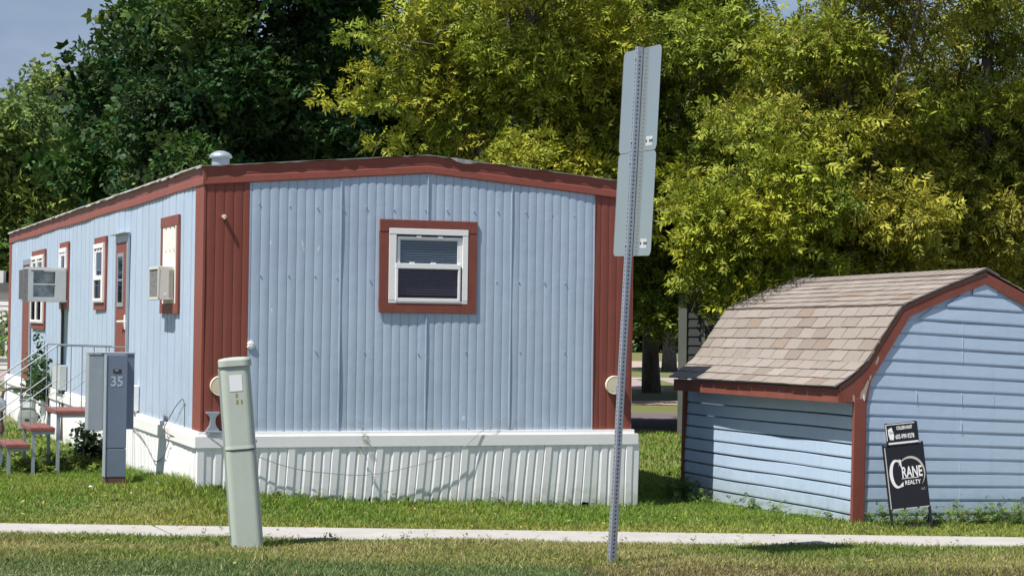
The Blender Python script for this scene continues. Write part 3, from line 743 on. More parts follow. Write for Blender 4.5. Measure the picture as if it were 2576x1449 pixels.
# ------------------------------------------------------------ perforated sign post
def sign_post():
    p = at(1538, 1421, 14.26)
    ang = math.atan2(-.58, .240)            # direction along the panels: right and towards the road
    t = empty('street_sign', 'tall leaning perforated square steel post with two street sign panels seen from behind', 'street sign', (p.x, p.y, 0), 0)
    lean = R(2.35)
    m = Matrix.Translation(p.to_tuple()[:2] + (0,)) @ Matrix.Rotation(lean, 4, 'Y') @ Matrix.Rotation(ang, 4, 'Z')
    t.matrix_world = m
    # local: x along panels, -y ... back normal: panels' back looks to local -y*(-1)
    HT, S = 3.685, .044; h = S / 2; pit = .0295; nh = int((HT + .3) / pit); rr_ = .0072
    def holed(name, S, z_lo, z_hi, m, par):
        h_ = S / 2; b = MB()
        for f in range(4):
            rot = Matrix.Rotation(f * math.pi / 2, 3, 'Z')
            k = 0
            while z_lo + k * pit < z_hi:
                z0 = z_lo + k * pit; zc = z0 + pit / 2; k += 1; c = h_ - .003
                outer = [(-c, z0), (0, z0), (c, z0), (c, zc), (c, z0 + pit), (0, z0 + pit), (-c, z0 + pit), (-c, zc)]
                inner = [(rr_ * math.cos(a), zc + rr_ * math.sin(a)) for a in [R(-135 + 45 * i) for i in range(8)]]
                vs = [rot @ Vector((x, -h_, z)) for x, z in outer] + [rot @ Vector((x, -h_, z)) for x, z in inner] + [rot @ Vector((x, -h_ + .003, z)) for x, z in inner]
                vs += [rot @ Vector((h_, -h_ + .003, z0)), rot @ Vector((h_, -h_ + .003, z0 + pit)), rot @ Vector((h_ - .0008, -h_ + .0008, z0)), rot @ Vector((h_ - .0008, -h_ + .0008, z0 + pit))]
                b.add([tuple(v) for v in vs], [(i, (i + 1) % 8, 8 + (i + 1) % 8, 8 + i) for i in range(8)] + [(8 + i, 8 + (i + 1) % 8, 16 + (i + 1) % 8, 16 + i) for i in range(8)] + [(2, 26, 27, 4), (26, 24, 25, 27)])
        return b.build(name, m, par, recalc=False)
    holed('post', S, -.3, HT, M['postm'], t)
    b = MB(); q = .0175; b.add([(-q, -q, -.3), (q, -q, -.3), (q, q, -.3), (-q, q, -.3), (-q, -q, HT - .02), (q, -q, HT - .02), (q, q, HT - .02), (-q, q, HT - .02)], [(0, 1, 5, 4), (1, 2, 6, 5), (2, 3, 7, 6), (3, 0, 4, 7), (4, 5, 6, 7)]); b.build('post_shade_fill', M['dark'], t)  # dark block filling the hollow tube so its holes look shaded
    holed('anchor_sleeve', S + .007, -.3, .40, M['postm'], t)
    # panels on the far side (local +y when the back is seen from -y)
    for k, (z0, z1) in enumerate(((2.215, 2.958), (2.962, 3.705))):
        b = MB(); poly = [(x, z) for x, z, _ in [(p_[0], p_[1], 0) for p_ in rrect(0, (z0 + z1) / 2, .61, z1 - z0, .040, 0)]]
        b.prism(poly, h + .004, h + .0065, 1); po = b.build('sign_panel', M['alum'], t)
        b = MB()
        n = len(poly); cz = (z0 + z1) / 2
        inn = [(x * .983, cz + (z - cz) * .989) for x, z in poly]
        b.add([(x, h + .0035, z) for x, z in poly] + [(x, h + .0032, z) for x, z in inn], [(i, (i + 1) % n, n + (i + 1) % n, n + i) for i in range(n)]); b.build('rolled_edge', M['alumedge'], po)
        x0, zs = (.13, z0 + .055) if k == 0 else (.135, z0 + .035)
        b = MB(); b.box(x0, x0 + .105, h + .0028, h + .0036, zs, zs + .022); b.box(x0 + .004, x0 + .105, h + .0028, h + .0036, zs + .043, zs + .066); b.build('sticker', M['sticker'], po)
        for q0, q1, e in ((0, .022, 0), (.088, .105, 0), (.048, .074, .0025)):
            b = MB(); b.box(x0 + q0, x0 + q1, h + .0029, h + .0036, zs + .0222 + e, zs + .0428 - e); b.build('sticker_print', M['dark'], po)
        b = MB(); b.box(x0 + .02, x0 + .055, h + .0027, h + .0028, zs + .0222, zs + .0428); b.build('sticker_white', M['sticker'], po)
    for z in (2.29, 2.88, 3.03, 3.63):
        b = MB(); b.tube([(0, -h - .010, z), (0, -h + .002, z)], .009, 6); b.build('bolt', M['galv'], t)
sign_post()

# ------------------------------------------------------------ realty yard sign
def yard_sign():
    p = at(2330, 1327, 17.0); g = float(zg(p.x - .15, p.y))
    t = empty('realty_sign', 'black metal yard sign for a realty office leaning in front of the blue shed', 'yard sign', (p.x - .115, p.y, g), 0)
    t.rotation_euler = (R(-3), R(-6.3), R(7))
    w = .172
    b = MB()
    for s in (-1, 1):
        b.box(s * w - .007, s * w + .007, -.008, .008, -.10, .18); b.box(s * w - .008, s * w + .008, .012, .030, .0, .73)
    b.box(-w, w, -.006, .006, .015, .027); b.box(-w, w, .012, .028, .17, .19); b.box(-w, w, .012, .028, .70, .72)
    b.box(-.135, -.118, .012, .028, .70, .91); b.box(.118, .135, .012, .028, .70, .91)
    b.tube([(w, .01, .18), (w + .012, .05, .12), (w - .02, .06, .03)], .008, 6)
    b.build('frame', M['black'], t)
    b = MB(); b.box(-w, w, -.004, .012, .175, .705); pn = b.build('panel', M['signblack'], t)
    b = MB(); b.box(-w - .001, -w + .008, -.0055, -.004, .175, .705); b.box(-w + .02, -.06, -.0055, -.004, .172, .181); b.box(-.04, .06, -.0055, -.004, .172, .181); b.box(.08, w, -.0055, -.004, .172, .181); b.build('edge_trim', M['signgrey'], pn)
    D = -.0046
    def flat(poly, m, nm, d=D, par=pn):
        b = MB(); b.prism(poly, d - .001, d + .0006, 1); return b.build(nm, m, par)
    # big C : crescent with a serif
    cxx, cz = -.088, .475; out = []; inn = []
    for k in range(25):
        a = R(52 + 256 * k / 24)
        out.append((cxx + .062 * math.cos(a), cz + .122 * math.sin(a))); inn.append((cxx + .008 + .042 * math.cos(a), cz + .104 * math.sin(a)))
    vs = [(x, D - .001, z) for x, z in out] + [(x, D - .001, z) for x, z in inn]
    b = MB(); b.add(vs, [(i, i + 1, 25 + i + 1, 25 + i) for i in range(24)])
    b.add([(cxx + .020, D - .001, cz + .118), (cxx + .048, D - .001, cz + .118), (cxx + .052, D - .001, cz + .045), (cxx + .046, D - .001, cz + .045)], [(0, 1, 2, 3)])
    b.add([(cxx + .018, D - .001, cz - .118), (cxx + .050, D - .001, cz - .108), (cxx + .050, D - .001, cz - .07), (cxx + .034, D - .001, cz - .088)], [(0, 1, 2, 3)])
    b.build('letter', M['signwhite'], pn, recalc=False)
    # silver swoosh
    vs = []; N_ = 30
    for k in range(N_ + 1):
        tt = k / N_; a = R(150 - 195 * tt); wd = .010 * math.sin(math.pi * min(1, tt * 1.0)) + .001
        x = .038 + .122 * math.cos(a); z = .468 + .138 * math.sin(a)
        vs += [(x + wd * .5 * math.cos(a), D - .0004, z + wd * math.sin(a)), (x - wd * .9 * math.cos(a), D - .0004, z - wd * math.sin(a))]
    b = MB(); b.add(vs, [(2 * i, 2 * i + 1, 2 * i + 3, 2 * i + 2) for i in range(N_)]); b.build('swoosh', M['signgrey'], pn, recalc=False)
    def words(s, size, x, z, m, xs, par, off=0.0, d=D):
        V, Fc = text_mesh(s, size, 'LEFT', .0005, 0, xs, off); b = MB(); b.add([(v[0] + x, d - .0012 - v[2], v[1] + z) for v in V], Fc); return b.build('lettering', m, par)
    words('RANE', .128, -.044, .478, M['signwhite'], .56, pn, .003)
    for q, x in enumerate((-.038, -.020, .004, .026, .049, .070, .0905)):                 # serifs
        flat([(x - .010, .428), (x + .010, .428), (x + .010, .4335), (x - .010, .4335)], M['signwhite'], 'serif', D - .0008)
    words('REALTY', .050, -.024, .392, M['signwhite'], .80, pn, .001)
    words('LLC', .026, .115, .330, M['signgrey'], .8, pn)
    # rider
    b = MB(); b.box(-.142, .142, -.003, .012, .722, .905); rd = b.build('rider', M['signblack'], t)
    b = MB(); b.box(-.140, .118, -.0045, -.003, .893, .899); b.box(-.140, -.134, -.0045, -.003, .76, .893); b.box(-.128, .136, -.0045, -.003, .728, .743); b.build('edge_trim', M['signwhite'], rd)
    flat([(-.122, .855), (-.088, .872), (-.072, .80), (-.080, .764), (-.112, .768), (-.122, .81)], M['signwhite'], 'badge', -.0036, rd)
    V, Fc = text_mesh('CALL', .022, 'CENTER', .0004, 0, .62); b = MB(); b.add([(v[0] - .098, -.0052 - v[2], v[1] + .826) for v in V], Fc); b.build('lettering', M['signblack'], rd)
    words('COLLEEN HUNT', .040, -.046, .861, M['signwhite'], .47, rd, .0012, -.0034)
    words('605-999-9278', .054, -.062, .787, M['signwhite'], .545, rd, .0012, -.0034)
yard_sign()

# ------------------------------------------------------------ shed
AS = 0.302
SO = Vector((3.026, 17.36, 0.0))
shed = empty('garden_shed', 'small leaning barn-roofed shed with pale blue siding and brown red trim', 'shed', SO, AS)
L_S = 3.95
def tilt(u, z): return -(0.010 + 0.030 * min(max((z - .1) / 1.0, 0), 1) + .006 * min(max((z - 1.1), 0), 1)) * u
def TSh(u, v, z):   # shed local with its lean: front sinks to the right, the back sags
    return (u + 0.012 * (z - .07), v, z + tilt(u, z) - 0.010 * v)
PROF = [(-.235, 1.195), (-.10, 1.285), (.045, 1.412), (.21, 1.66), (.387, 1.932), (.80, 2.125), (1.215, 2.296)]
def mirror(P): return P + [(2.43 - u, z) for u, z in P[::-1][1:]]
W_S = 2.43
def siding_wall(name, fn, u0, u1, z0, ncourse, zlim, m, h=.1235, lap=.0045, seams=(), wav=0.0, nseg=18):
    b = MB(TSh); rg = random.Random(len(name))
    for k in range(ncourse):
        za, zb = z0 + k * h, z0 + (k + 1) * h
        a0, a1 = zlim(u0, u1, (za + zb) / 2)
        b0, b1 = zlim(u0, u1, zb)
        if a1 - a0 < .02: continue
        vs = []
        for i in range(nseg + 1):
            f = i / nseg
            qa = a0 + (a1 - a0) * f; qb = b0 + (b1 - b0) * f if b1 - b0 > .0 else (a0 + a1) / 2
            w = wav * math.sin(qa * 1.9 + k * .35) + wav * .5 * math.sin(qa * 4.3 + k)
            o_ = wav * .8 * math.sin(qa * 1.4 + .7)
            oz = o_ * (1 if k < 4 else .4); top = zb - .004 if k < ncourse - 1 else zb
            vs += [fn(qa, -.016 + w, za + oz), fn(qa, lap * .6 + w, za + oz - .001), fn(qa, lap + w, za + .012 + oz), fn(qb, .001 + w, top + oz - .015), fn(qb, -.024 + w, top + oz - .008)]
        fs = []
        for i in range(nseg):
            q, r_ = i * 5, (i + 1) * 5
            fs += [(q + j, r_ + j, r_ + j + 1, q + j + 1) for j in range(4)]
        b.add(vs, fs)
        for s_ in seams:
            if rg.random() < .22 and a0 + .1 < s_ < a1 - .1: b.add([fn(s_ - .004, lap + .002, za + .012), fn(s_ + .002, lap + .004, za + .012), fn(s_ + .002, .004, zb - .012), fn(s_ - .004, .002, zb - .012)], [(0, 1, 2, 3)])
    return b.build(name, m, shed, recalc=False)
def zl_front(u0, u1, z):
    if z < 1.06: return (u0, u1)
    P = [(.03, 1.05), (.10, 1.25), (.20, 1.42), (.42, 1.77), (1.215, 2.15)]
    for (ua, za), (ub, zb) in zip(P, P[1:]):
        if za <= z <= zb:
            u = ua + (ub - ua) * (z - za) / (zb - za); return (u - .085, W_S - u + .085)
    return (1.10, 1.33) if z < 2.25 else (1.2, 1.2)
siding_wall('front_wall', lambda a, d, z: (a, -d, z), .0, W_S, -.03, 18, zl_front, M['shed'], seams=(.55, 1.0, 1.32), wav=.004)
siding_wall('side_wall', lambda a, d, z: (-d, a, z), .0, L_S, -.04, 10, lambda a, b_, z: (a, b_), M['shed'], wav=.010)
b = MB(TSh)
b.add([(0.0, .012, -.05), (W_S, .012, -.05)] + [(u, .012, z) for u, z in mirror([(-.02, 1.10), (.06, 1.36), (.40, 1.88), (1.215, 2.25)])[::-1]], [tuple(range(9))])
b.add([(W_S, 0, -.1), (W_S, L_S, -.1), (W_S, L_S, 1.2), (W_S, 0, 1.2)], [(0, 1, 2, 3)])
b.add([(0, L_S, -.1), (W_S, L_S, -.1)] + [(u, L_S, z) for u, z in mirror([(.03, 1.1), (.10, 1.28), (.42, 1.85), (1.215, 2.2)])[::-1]], [tuple(range(9))])
b.build('rear_walls', M['shed'], shed, recalc=False)
b = MB(TSh); b.box(-.055, .062, -.022, .02, -.04, 1.10); b.build('corner_post', M['redtrim'], shed, bevel=.004)
b = MB(TSh); b.box(-.03, .03, L_S - .03, L_S + .03, -.15, 1.10); b.build('corner_post', M['redtrim'], shed, bevel=.004)
# rake board (front) following the barn profile
def rake():
    inner = [(-.155, 1.062), (.068, 1.066), (.102, 1.262), (.30, 1.575), (.470, 1.842), (.85, 2.02), (1.215, 2.175)]
    outer = [(-.205, 1.185), (-.09, 1.262), (.055, 1.395), (.22, 1.645), (.395, 1.912), (.80, 2.105), (1.215, 2.272)]
    for side in (0, 1):
        f = (lambda p: p) if side == 0 else (lambda p: (W_S - p[0], p[1]))
        b = MB(TSh); n = len(inner)
        vs = [(f(p)[0], -.016, p[1]) for p in outer] + [(f(p)[0], -.016, p[1]) for p in inner] + [(f(p)[0], -.008, p[1]) for p in outer] + [(f(p)[0], -.008, p[1]) for p in inner]
        fs = []
        for i in range(n - 1):
            fs += [(i, i + 1, n + i + 1, n + i), (2 * n + i, 2 * n + i + 1, 3 * n + i + 1, 3 * n + i), (i, i + 1, 2 * n + i + 1, 2 * n + i), (n + i, n + i + 1, 3 * n + i + 1, 3 * n + i)]
        fs += [(0, n, 3 * n, 2 * n)]
        b.add(vs, fs); rk = b.build('rake_board', M['redtrim'], shed)
        if side == 0:
            D_ = -.0175
            for poly in ([(-.005, 1.075), (.050, 1.075), (.060, 1.16), (.085, 1.25), (.070, 1.262), (.035, 1.19), (.005, 1.15)], [(-.07, 1.072), (-.052, 1.072), (-.055, 1.125), (-.07, 1.13)], [(.14, 1.41), (.155, 1.40), (.175, 1.46), (.17, 1.48)], [(.08, 1.255), (.10, 1.275), (.105, 1.31), (.09, 1.30)]):
                q = MB(TSh); q.prism(poly, D_, D_ + .001, 1); q.build('peeling_patch', M['bare'], rk)
            q = MB(TSh); q.add([(.018, -.023, 1.115), (.028, -.032, 1.15), (.042, -.026, 1.085), (.036, -.023, 1.08)], [(0, 1, 2, 3)]); q.build('paint_curl', M['signwhite'], rk, recalc=False)
            q = MB(TSh); vs = []
            inn2 = [(u + .012, z - .018) for u, z in outer]
            q.add([(p[0], -.0195, p[1] + .012) for p in outer] + [(p[0], -.0195, p[1]) for p in inn2] + [(p[0], -.016, p[1] + .012) for p in outer] + [(p[0], -.016, p[1]) for p in inn2],
                  [f_ for i in range(n - 1) for f_ in ((i, i + 1, n + i + 1, n + i), (n + i, n + i + 1, 3 * n + i + 1, 3 * n + i), (i, i + 1, 2 * n + i + 1, 2 * n + i))])
            q.build('drip_edge', M['dripd'], rk)
M['dripd'] = mat('dark_brown_drip_edge', (0.075, 0.035, 0.03), 0.7, var=.5, vscale=12)
rake()
b = MB(TSh)
for v in range(8):
    v0 = -.024 + (L_S + .05) * v / 8
b.box(-.205, -.155, -.007, L_S - .15, 1.056, 1.176); b.box(-.155, .0, -.006, L_S - .15, 1.062, 1.076)
b.build('eave_fascia', M['redtrim'], shed)
b = MB(TSh); b.box(W_S + .155, W_S + .205, -.023, L_S + .03, 1.056, 1.176); b.build('eave_fascia', M['redtrim'], shed)
# shingle roof: every tab its own slab
def shingles():
    rg = random.Random(21); b = MB(TSh)
    P = PROF; seg = [math.dist(P[i], P[i + 1]) for i in range(len(P) - 1)]; tot = sum(seg)
    def pt(s):
        for i, l in enumerate(seg):
            if s <= l or i == len(seg) - 1:
                f = s / l; u = P[i][0] + (P[i + 1][0] - P[i][0]) * f; z = P[i][1] + (P[i + 1][1] - P[i][1]) * f
                nx, nz_ = -(P[i + 1][1] - P[i][1]) / l, (P[i + 1][0] - P[i][0]) / l
                return u, z, nx, nz_
            s -= l
    ex = .1255; s = -.018; row = 0
    for side in (0, 1):
        mu = (lambda u: u) if side == 0 else (lambda u: W_S - u)
        s = -.018; row = 0
        while s < tot - .01:
            if side and row % 1: pass
            v = -.0215 - (.152 if row % 2 else .0) - rg.uniform(0, .02)
            while v < L_S - .14:
                va = max(v, -.0215); vb = min(v + .305, L_S - .12)
                wdt = .305
                if vb - va > .02:
                    g = rg.gauss(1.0, .04)
                    tn = (g, g, g)
                    r2 = rg.random()
                    if r2 < .08: tn = (g * .88, g * .79, g * .71)
                    elif r2 < .2: tn = (g * 1.10, g * 1.12, g * 1.15)
                    elif r2 < .24: tn = (g * .84, g * .80, g * .78)
                    gap = .004 + rg.uniform(0, .003); cur = rg.uniform(.0, .004); ds = rg.uniform(-.004, .004)
                    s0 = max(s + ds, -.02); s1 = min(s + ex + .035, tot)
                    u0, z0, nx, nz_ = pt(max(s0, 0)); u1, z1, nx1, nz1 = pt(s1); um, zm, nxm, nzm = pt(min((s0 + s1) / 2, tot)); 
                    e = min(s0, 0); 
                    if e < 0: d_ = (P[1][0] - P[0][0], P[1][1] - P[0][1]); l0 = math.hypot(*d_); u0 += d_[0] / l0 * e; z0 += d_[1] / l0 * e
                    t0, t1 = .013 + cur, .003
                    vs = []
                    for vv in (va + gap, (va + vb) / 2, vb - gap):
                        dr = rg.uniform(-.0025, .0025)
                        vs += [(mu(u0 + nx * (t0 + dr)), vv, z0 + nz_ * (t0 + dr)), (mu(um + nxm * .009), vv, zm + nzm * .009), (mu(u1 + nx1 * t1), vv, z1 + nz1 * t1), (mu(u0 + nx * .001), vv, z0 + nz_ * .001), (mu(u1 - nx1 * .002), vv, z1 - nz1 * .002)]
                    fs = []
                    for i in range(2):
                        q, r_ = i * 5, (i + 1) * 5
                        fs += [(q, r_, r_ + 1, q + 1), (q + 1, r_ + 1, r_ + 2, q + 2), (q + 3, r_ + 3, r_, q)]
                    fs += [(0, 1, 2, 4, 3), (10, 13, 14, 12, 11)]
                    b.add(vs, fs, tn)
                v += wdt
            s += ex; row += 1
    # ridge cap
    v = -.0215
    while v < L_S - .25:
        g = rg.gauss(.97, .05); z = 2.296
        for sgn in (-1, 1):
            b.add([(1.215, v, z + .026), (1.215 + sgn * .13, v, z - .030), (1.215 + sgn * .13, v + .17, z - .036), (1.215, v + .17, z + .018)], [(0, 1, 2, 3)], (g, g, g))
            b.add([(1.215, v, z + .026), (1.215 + sgn * .13, v, z - .030), (1.215 + sgn * .13, v, z - .045), (1.215, v, z + .012)], [(0, 1, 2, 3)], (.6, .6, .6))
        v += .135
    # deck below
    n = len(P)
    PP = mirror(P)
    b.add([(u, -.020, z - .004) for u, z in PP] + [(u, L_S - .13, z - .004) for u, z in PP], [(i, i + 1, len(PP) + i + 1, len(PP) + i) for i in range(len(PP) - 1)], (.35, .3, .28))
    return b.build('shingle_roof', M['shingle'], shed, recalc=False)
sroof = shingles()
def debris():
    rg = random.Random(4); b = MB()
    for i in range(260):
        f = rg.random(); v = L_S - .16 - rg.random() ** 2 * .55; s = .42 + .80 * f * (1 - (L_S - v) * .5)
        u = .387 + (1.215 - .387) * f; z = 1.94 + (2.30 - 1.94) * f + .02 + rg.uniform(0, .02)
        a = rg.uniform(0, 6.3); l = rg.uniform(.03, .10); p = Vector(TSh(u, v, z)); d = Vector((math.cos(a) * l, math.sin(a) * l, rg.uniform(-.2, .35) * l + .43 * math.cos(a) * l))
        w = rg.uniform(.004, .012); q = Vector((-math.sin(a), math.cos(a), .1)) * w
        b.add([p - q, p + q, p + d * .6 + q, p + d], [(0, 1, 2, 3)])
    tag(b.build('twig_litter', M['debris'], sroof, recalc=False), kind='stuff')
debris()

# ------------------------------------------------------------ buildings far behind
def far_white():
    x0 = -23.0; y0 = 60.0
    t = empty('white_house', 'far white lap-sided house past the left end of the blue home', 'house', (-18.2, y0, 0), 0)
    b = MB()
    for k in range(17):
        z = -.3 + k * .16
        b.add([(0, -.02, z), (3.3, -.02, z), (3.3, 0, z + .16), (0, 0, z + .16), (0, .01, z), (3.3, .01, z)], [(0, 1, 2, 3), (0, 4, 5, 1)])
    b.add([(0, 0, -.3), (0, 6, -.3), (0, 6, 2.4), (0, 0, 2.4)], [(0, 1, 2, 3)]); b.add([(3.3, 0, -.3), (3.3, 6, -.3), (3.3, 6, 2.4), (3.3, 0, 2.4)], [(0, 1, 2, 3)])
    b.build('wall', M['farwhite'], t, recalc=False)
    b = MB(); b.box(-.1, 3.4, -.12, 6.1, 2.38, 2.62); b.build('roof', M['farroof'], t)
    b = MB(); b.box(2.45, 2.75, .5, .8, 2.62, 3.0); b.build('chimney', M['farwhite'], t)
    b = MB(); b.box(2.5, 3.05, -.06, -.021, .35, 1.45); w = b.build('window', M['farwhite'], t)
    b = MB(); b.box(2.58, 2.97, -.065, -.06, .43, 1.37); b.build('pane', M['fartrim'], w)
far_white()
def far_grey():
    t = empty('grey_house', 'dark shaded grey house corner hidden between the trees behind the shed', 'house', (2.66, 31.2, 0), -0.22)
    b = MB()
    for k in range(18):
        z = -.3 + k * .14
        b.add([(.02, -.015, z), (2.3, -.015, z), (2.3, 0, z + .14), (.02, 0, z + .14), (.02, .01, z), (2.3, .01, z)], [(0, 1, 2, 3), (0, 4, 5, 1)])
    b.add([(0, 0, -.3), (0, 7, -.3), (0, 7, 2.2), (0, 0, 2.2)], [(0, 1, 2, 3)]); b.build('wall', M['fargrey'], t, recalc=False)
    b = MB(); b.box(-.04, .09, -.04, .09, -.3, 2.2); b.build('corner_trim', M['fartrim'], t)
    b = MB(); b.box(.32, .72, -.05, -.016, 1.02, 1.75); w = b.build('window', M['fartrim'], t)
    b = MB(); b.box(.38, .66, -.055, -.05, 1.08, 1.69); b.build('pane', M['dark'], w)
    b = MB(); b.prism([(-.1, 2.2), (2.4, 2.2), (1.15, 2.35)], -.15, 7.1, 1); b.build('roof', M['farroof'], t)
far_grey()

# ------------------------------------------------------------ foliage
def rot_mats(fwd, rng_):
    f = fwd / np.linalg.norm(fwd, axis=1, keepdims=True)
    r_ = rng_.normal(size=f.shape); s = np.cross(f, r_); s /= np.linalg.norm(s, axis=1, keepdims=True) + 1e-9
    u = np.cross(s, f)
    return f, s, u
def sprig_template(n=7, ll=.5, lw=.17, spread=55):
    """leaflets along a stem in the x direction, unit length; returns (n*4,3)"""
    V = []
    for i in range(n):
        if i == n - 1: base, a = 0.72, 0
        else:
            base = 0.15 + 0.6 * (i // 2) / max(1, (n - 2) // 2); a = spread * (1 if i % 2 else -1)
        a = R(a); d = np.array([math.cos(a), math.sin(a), 0]); s = np.array([-math.sin(a), math.cos(a), 0])
        o = np.array([base, 0, 0]); dz = np.array([0, 0, -1.0])
        V += [o, o + d * ll * .45 + s * lw * .5 + dz * .02, o + d * ll + dz * .10, o + d * ll * .45 - s * lw * .5 + dz * .05]
    return np.array(V)
def sprigs(pos, fwd, size, cols, rng_, n=7, ll=.5, lw=.17, spread=55, flat=None):
    T = sprig_template(n, ll, lw, spread); N = len(pos)
    f, s, u = rot_mats(fwd, rng_)
    if flat is not None:                    # bias blades to lie roughly level
        up = np.tile(np.array([0, 0, 1.0]), (N, 1)) + rng_.normal(scale=flat, size=(N, 3))
        s = np.cross(up, f); s /= np.linalg.norm(s, axis=1, keepdims=True) + 1e-9; u = np.cross(f, s)
    Vv = pos[:, None, :] + size[:, None, None] * (T[None, :, 0:1] * f[:, None, :] + T[None, :, 1:2] * s[:, None, :] + T[None, :, 2:3] * u[:, None, :])
    Vv += np.repeat(rng_.normal(scale=.10, size=(N, n, 1, 3)) * size[:, None, None, None], 4, 2).reshape(N, n * 4, 3) * np.tile(np.array([0, .35, .55, .35]), n)[None, :, None]
    cc = np.repeat(cols[:, None, :], n, 1) * (1 + rng_.normal(scale=.24, size=(N, n, 1)))
    cc = np.clip(cc, .004, 1); cc = np.repeat(cc, 4, 1)
    return Vv.reshape(-1, 3), cc.reshape(-1, 3)

def tree(name, label, cat, base, trunk_h, trunk_r, clumps, pal, per, size, seed, group=None, n=7, ll=.5, lw=.17, spread=55, droop=.25, limbs=10, lean=(0, 0), flat=.9, trunk_mat='bark', rough_trunk=.0):
    """clumps: array of (x,y,z,rx,ry,rz) around base"""
    rg = np.random.default_rng(seed); pr = random.Random(seed)
    g = base[2]
    t = empty(name, label, cat, base, 0, group)
    b = MB(); N = 10; pts = []; rs = []
    for i in range(N):
        f = i / (N - 1); pts.append((lean[0] * f + .06 * math.sin(f * 5 + seed), lean[1] * f + .06 * math.cos(f * 4 + seed), -.15 + trunk_h * f))
        rs.append(trunk_r * (1.25 - .2 * min(1, f * 8) if f < .12 else 1.05 - .55 * f))
    b.tube(pts, rs, 12)
    C_ = np.array(clumps)
    idx = rg.permutation(len(C_))[:limbs]
    for i in idx:
        c = C_[i, :3]; f = pr.uniform(.35, .95); k = int(f * (N - 1)); s = Vector(pts[k]); e = Vector(c); m_ = s.lerp(e, .5) + Vector((pr.uniform(-.3, .3), pr.uniform(-.3, .3), pr.uniform(-.1, .45)))
        r0 = rs[k] * .42
        b.tube([s, s.lerp(m_, .5) + Vector((0, 0, .08)), m_, m_.lerp(e, .5), e], [r0, r0 * .75, r0 * .5, r0 * .3, .012], 6)
        for q in range(3):
            e2 = m_.lerp(e, pr.uniform(.2, .8)) ; d = Vector((pr.uniform(-1, 1), pr.uniform(-1, 1), pr.uniform(-.3, .8))).normalized() * pr.uniform(.5, 1.1)
            b.tube([e2, e2 + d * .5, e2 + d + Vector((0, 0, -.08))], [r0 * .28, r0 * .16, .006], 5)
    b.build('trunk', M[trunk_mat], t, smooth=True)
    P = []; D = []; K = []
    pal = np.array(pal)
    for c in C_:
        m_ = int(per * (c[3] * c[4] * c[5]) ** (2 / 3) / .5)
        d = rg.normal(size=(m_, 3)); d /= np.linalg.norm(d, axis=1, keepdims=True)
        r_ = rg.random(m_) ** .42
        # lumpy outline
        lump = 1 + .28 * np.sin(d[:, 0] * 4 + c[0] * 3) * np.sin(d[:, 2] * 5 + c[2]) + .15 * np.sin(d[:, 1] * 9 + c[1])
        p = c[:3] + d * (r_ * lump)[:, None] * c[3:6]
        w = rg.random(); ci = pal[rg.integers(len(pal))] * (1 - w * .5) + pal[rg.integers(len(pal))] * w * .5
        P.append(p); D.append(d * np.array([1, 1, .6]) + np.array([0, 0, -droop]) + rg.normal(scale=.45, size=(m_, 3)))
        K.append(np.clip(ci[None] * (1 + rg.normal(scale=.12, size=(m_, 1))) + rg.normal(scale=.006, size=(m_, 3)), .004, 1))
    P = np.concatenate(P); D = np.concatenate(D); K = np.concatenate(K)
    ok = P[:, 2] > .25; P, D, K = P[ok], D[ok], K[ok]
    sz = size * rg.uniform(.55, 1.45, len(P))
    V, cc = sprigs(P, D, sz, K, rg, n, ll, lw, spread, flat)
    Q = np.arange(len(V)).reshape(-1, 4)
    fast_mesh('crown', V, Q, M['leaf'], cc, t)
    return t

def ell_clumps(c, r, n, cr, seed, shell=.55, squash=.75, zmin=None):
    rg = np.random.default_rng(seed); out = []
    while len(out) < n:
        d = rg.normal(size=3); d /= np.linalg.norm(d)
        q = rg.random() ** shell
        p = np.array(c) + d * q * np.array(r)
        if zmin is not None and p[2] < zmin: continue
        k = cr * rg.uniform(.65, 1.3)
        out.append((*p, k * 1.1, k * 1.1, k * squash))
    return out

YEL = [(0.314, 0.331, 0.035), (0.267, 0.297, 0.035), (0.212, 0.262, 0.032), (0.341, 0.331, 0.043), (0.166, 0.227, 0.029), (0.277, 0.297, 0.032)]
GRN = [(0.179, 0.247, 0.035), (0.216, 0.273, 0.036), (0.26, 0.298, 0.039), (0.143, 0.214, 0.032), (0.279, 0.307, 0.039)]
OCH = [(0.312, 0.296, 0.047), (0.273, 0.276, 0.045), (0.34, 0.321, 0.05), (0.237, 0.256, 0.043), (0.265, 0.256, 0.047)]
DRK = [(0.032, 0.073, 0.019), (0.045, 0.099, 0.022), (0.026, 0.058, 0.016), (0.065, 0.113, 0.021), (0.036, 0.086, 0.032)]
LGT = [(.14, .215, .055), (.18, .25, .06), (.11, .18, .05), (.22, .275, .065)]

def px_x(px, D): return (px - 1288) * D / F_PX
def px_z(px, py, D): return at(px, py, D).z

# dark maple left of centre
D0 = 37.0; bx = px_x(578, D0)
cl = ell_clumps((0, .6, 6.1), (2.75, 2.6, 5.4), 100, .72, 1, .5, .75, 1.0)
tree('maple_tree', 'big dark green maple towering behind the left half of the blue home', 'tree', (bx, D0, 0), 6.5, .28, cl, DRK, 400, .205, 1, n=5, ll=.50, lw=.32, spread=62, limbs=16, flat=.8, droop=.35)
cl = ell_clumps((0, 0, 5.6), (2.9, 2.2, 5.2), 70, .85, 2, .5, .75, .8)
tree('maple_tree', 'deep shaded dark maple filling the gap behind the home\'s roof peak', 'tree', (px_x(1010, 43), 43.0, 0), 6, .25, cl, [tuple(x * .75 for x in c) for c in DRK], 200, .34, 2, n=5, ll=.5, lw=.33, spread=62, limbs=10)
cl = ell_clumps((0, 0, 4.6), (2.6, 2.0, 4.6), 50, .8, 32, .5, .75, .6)
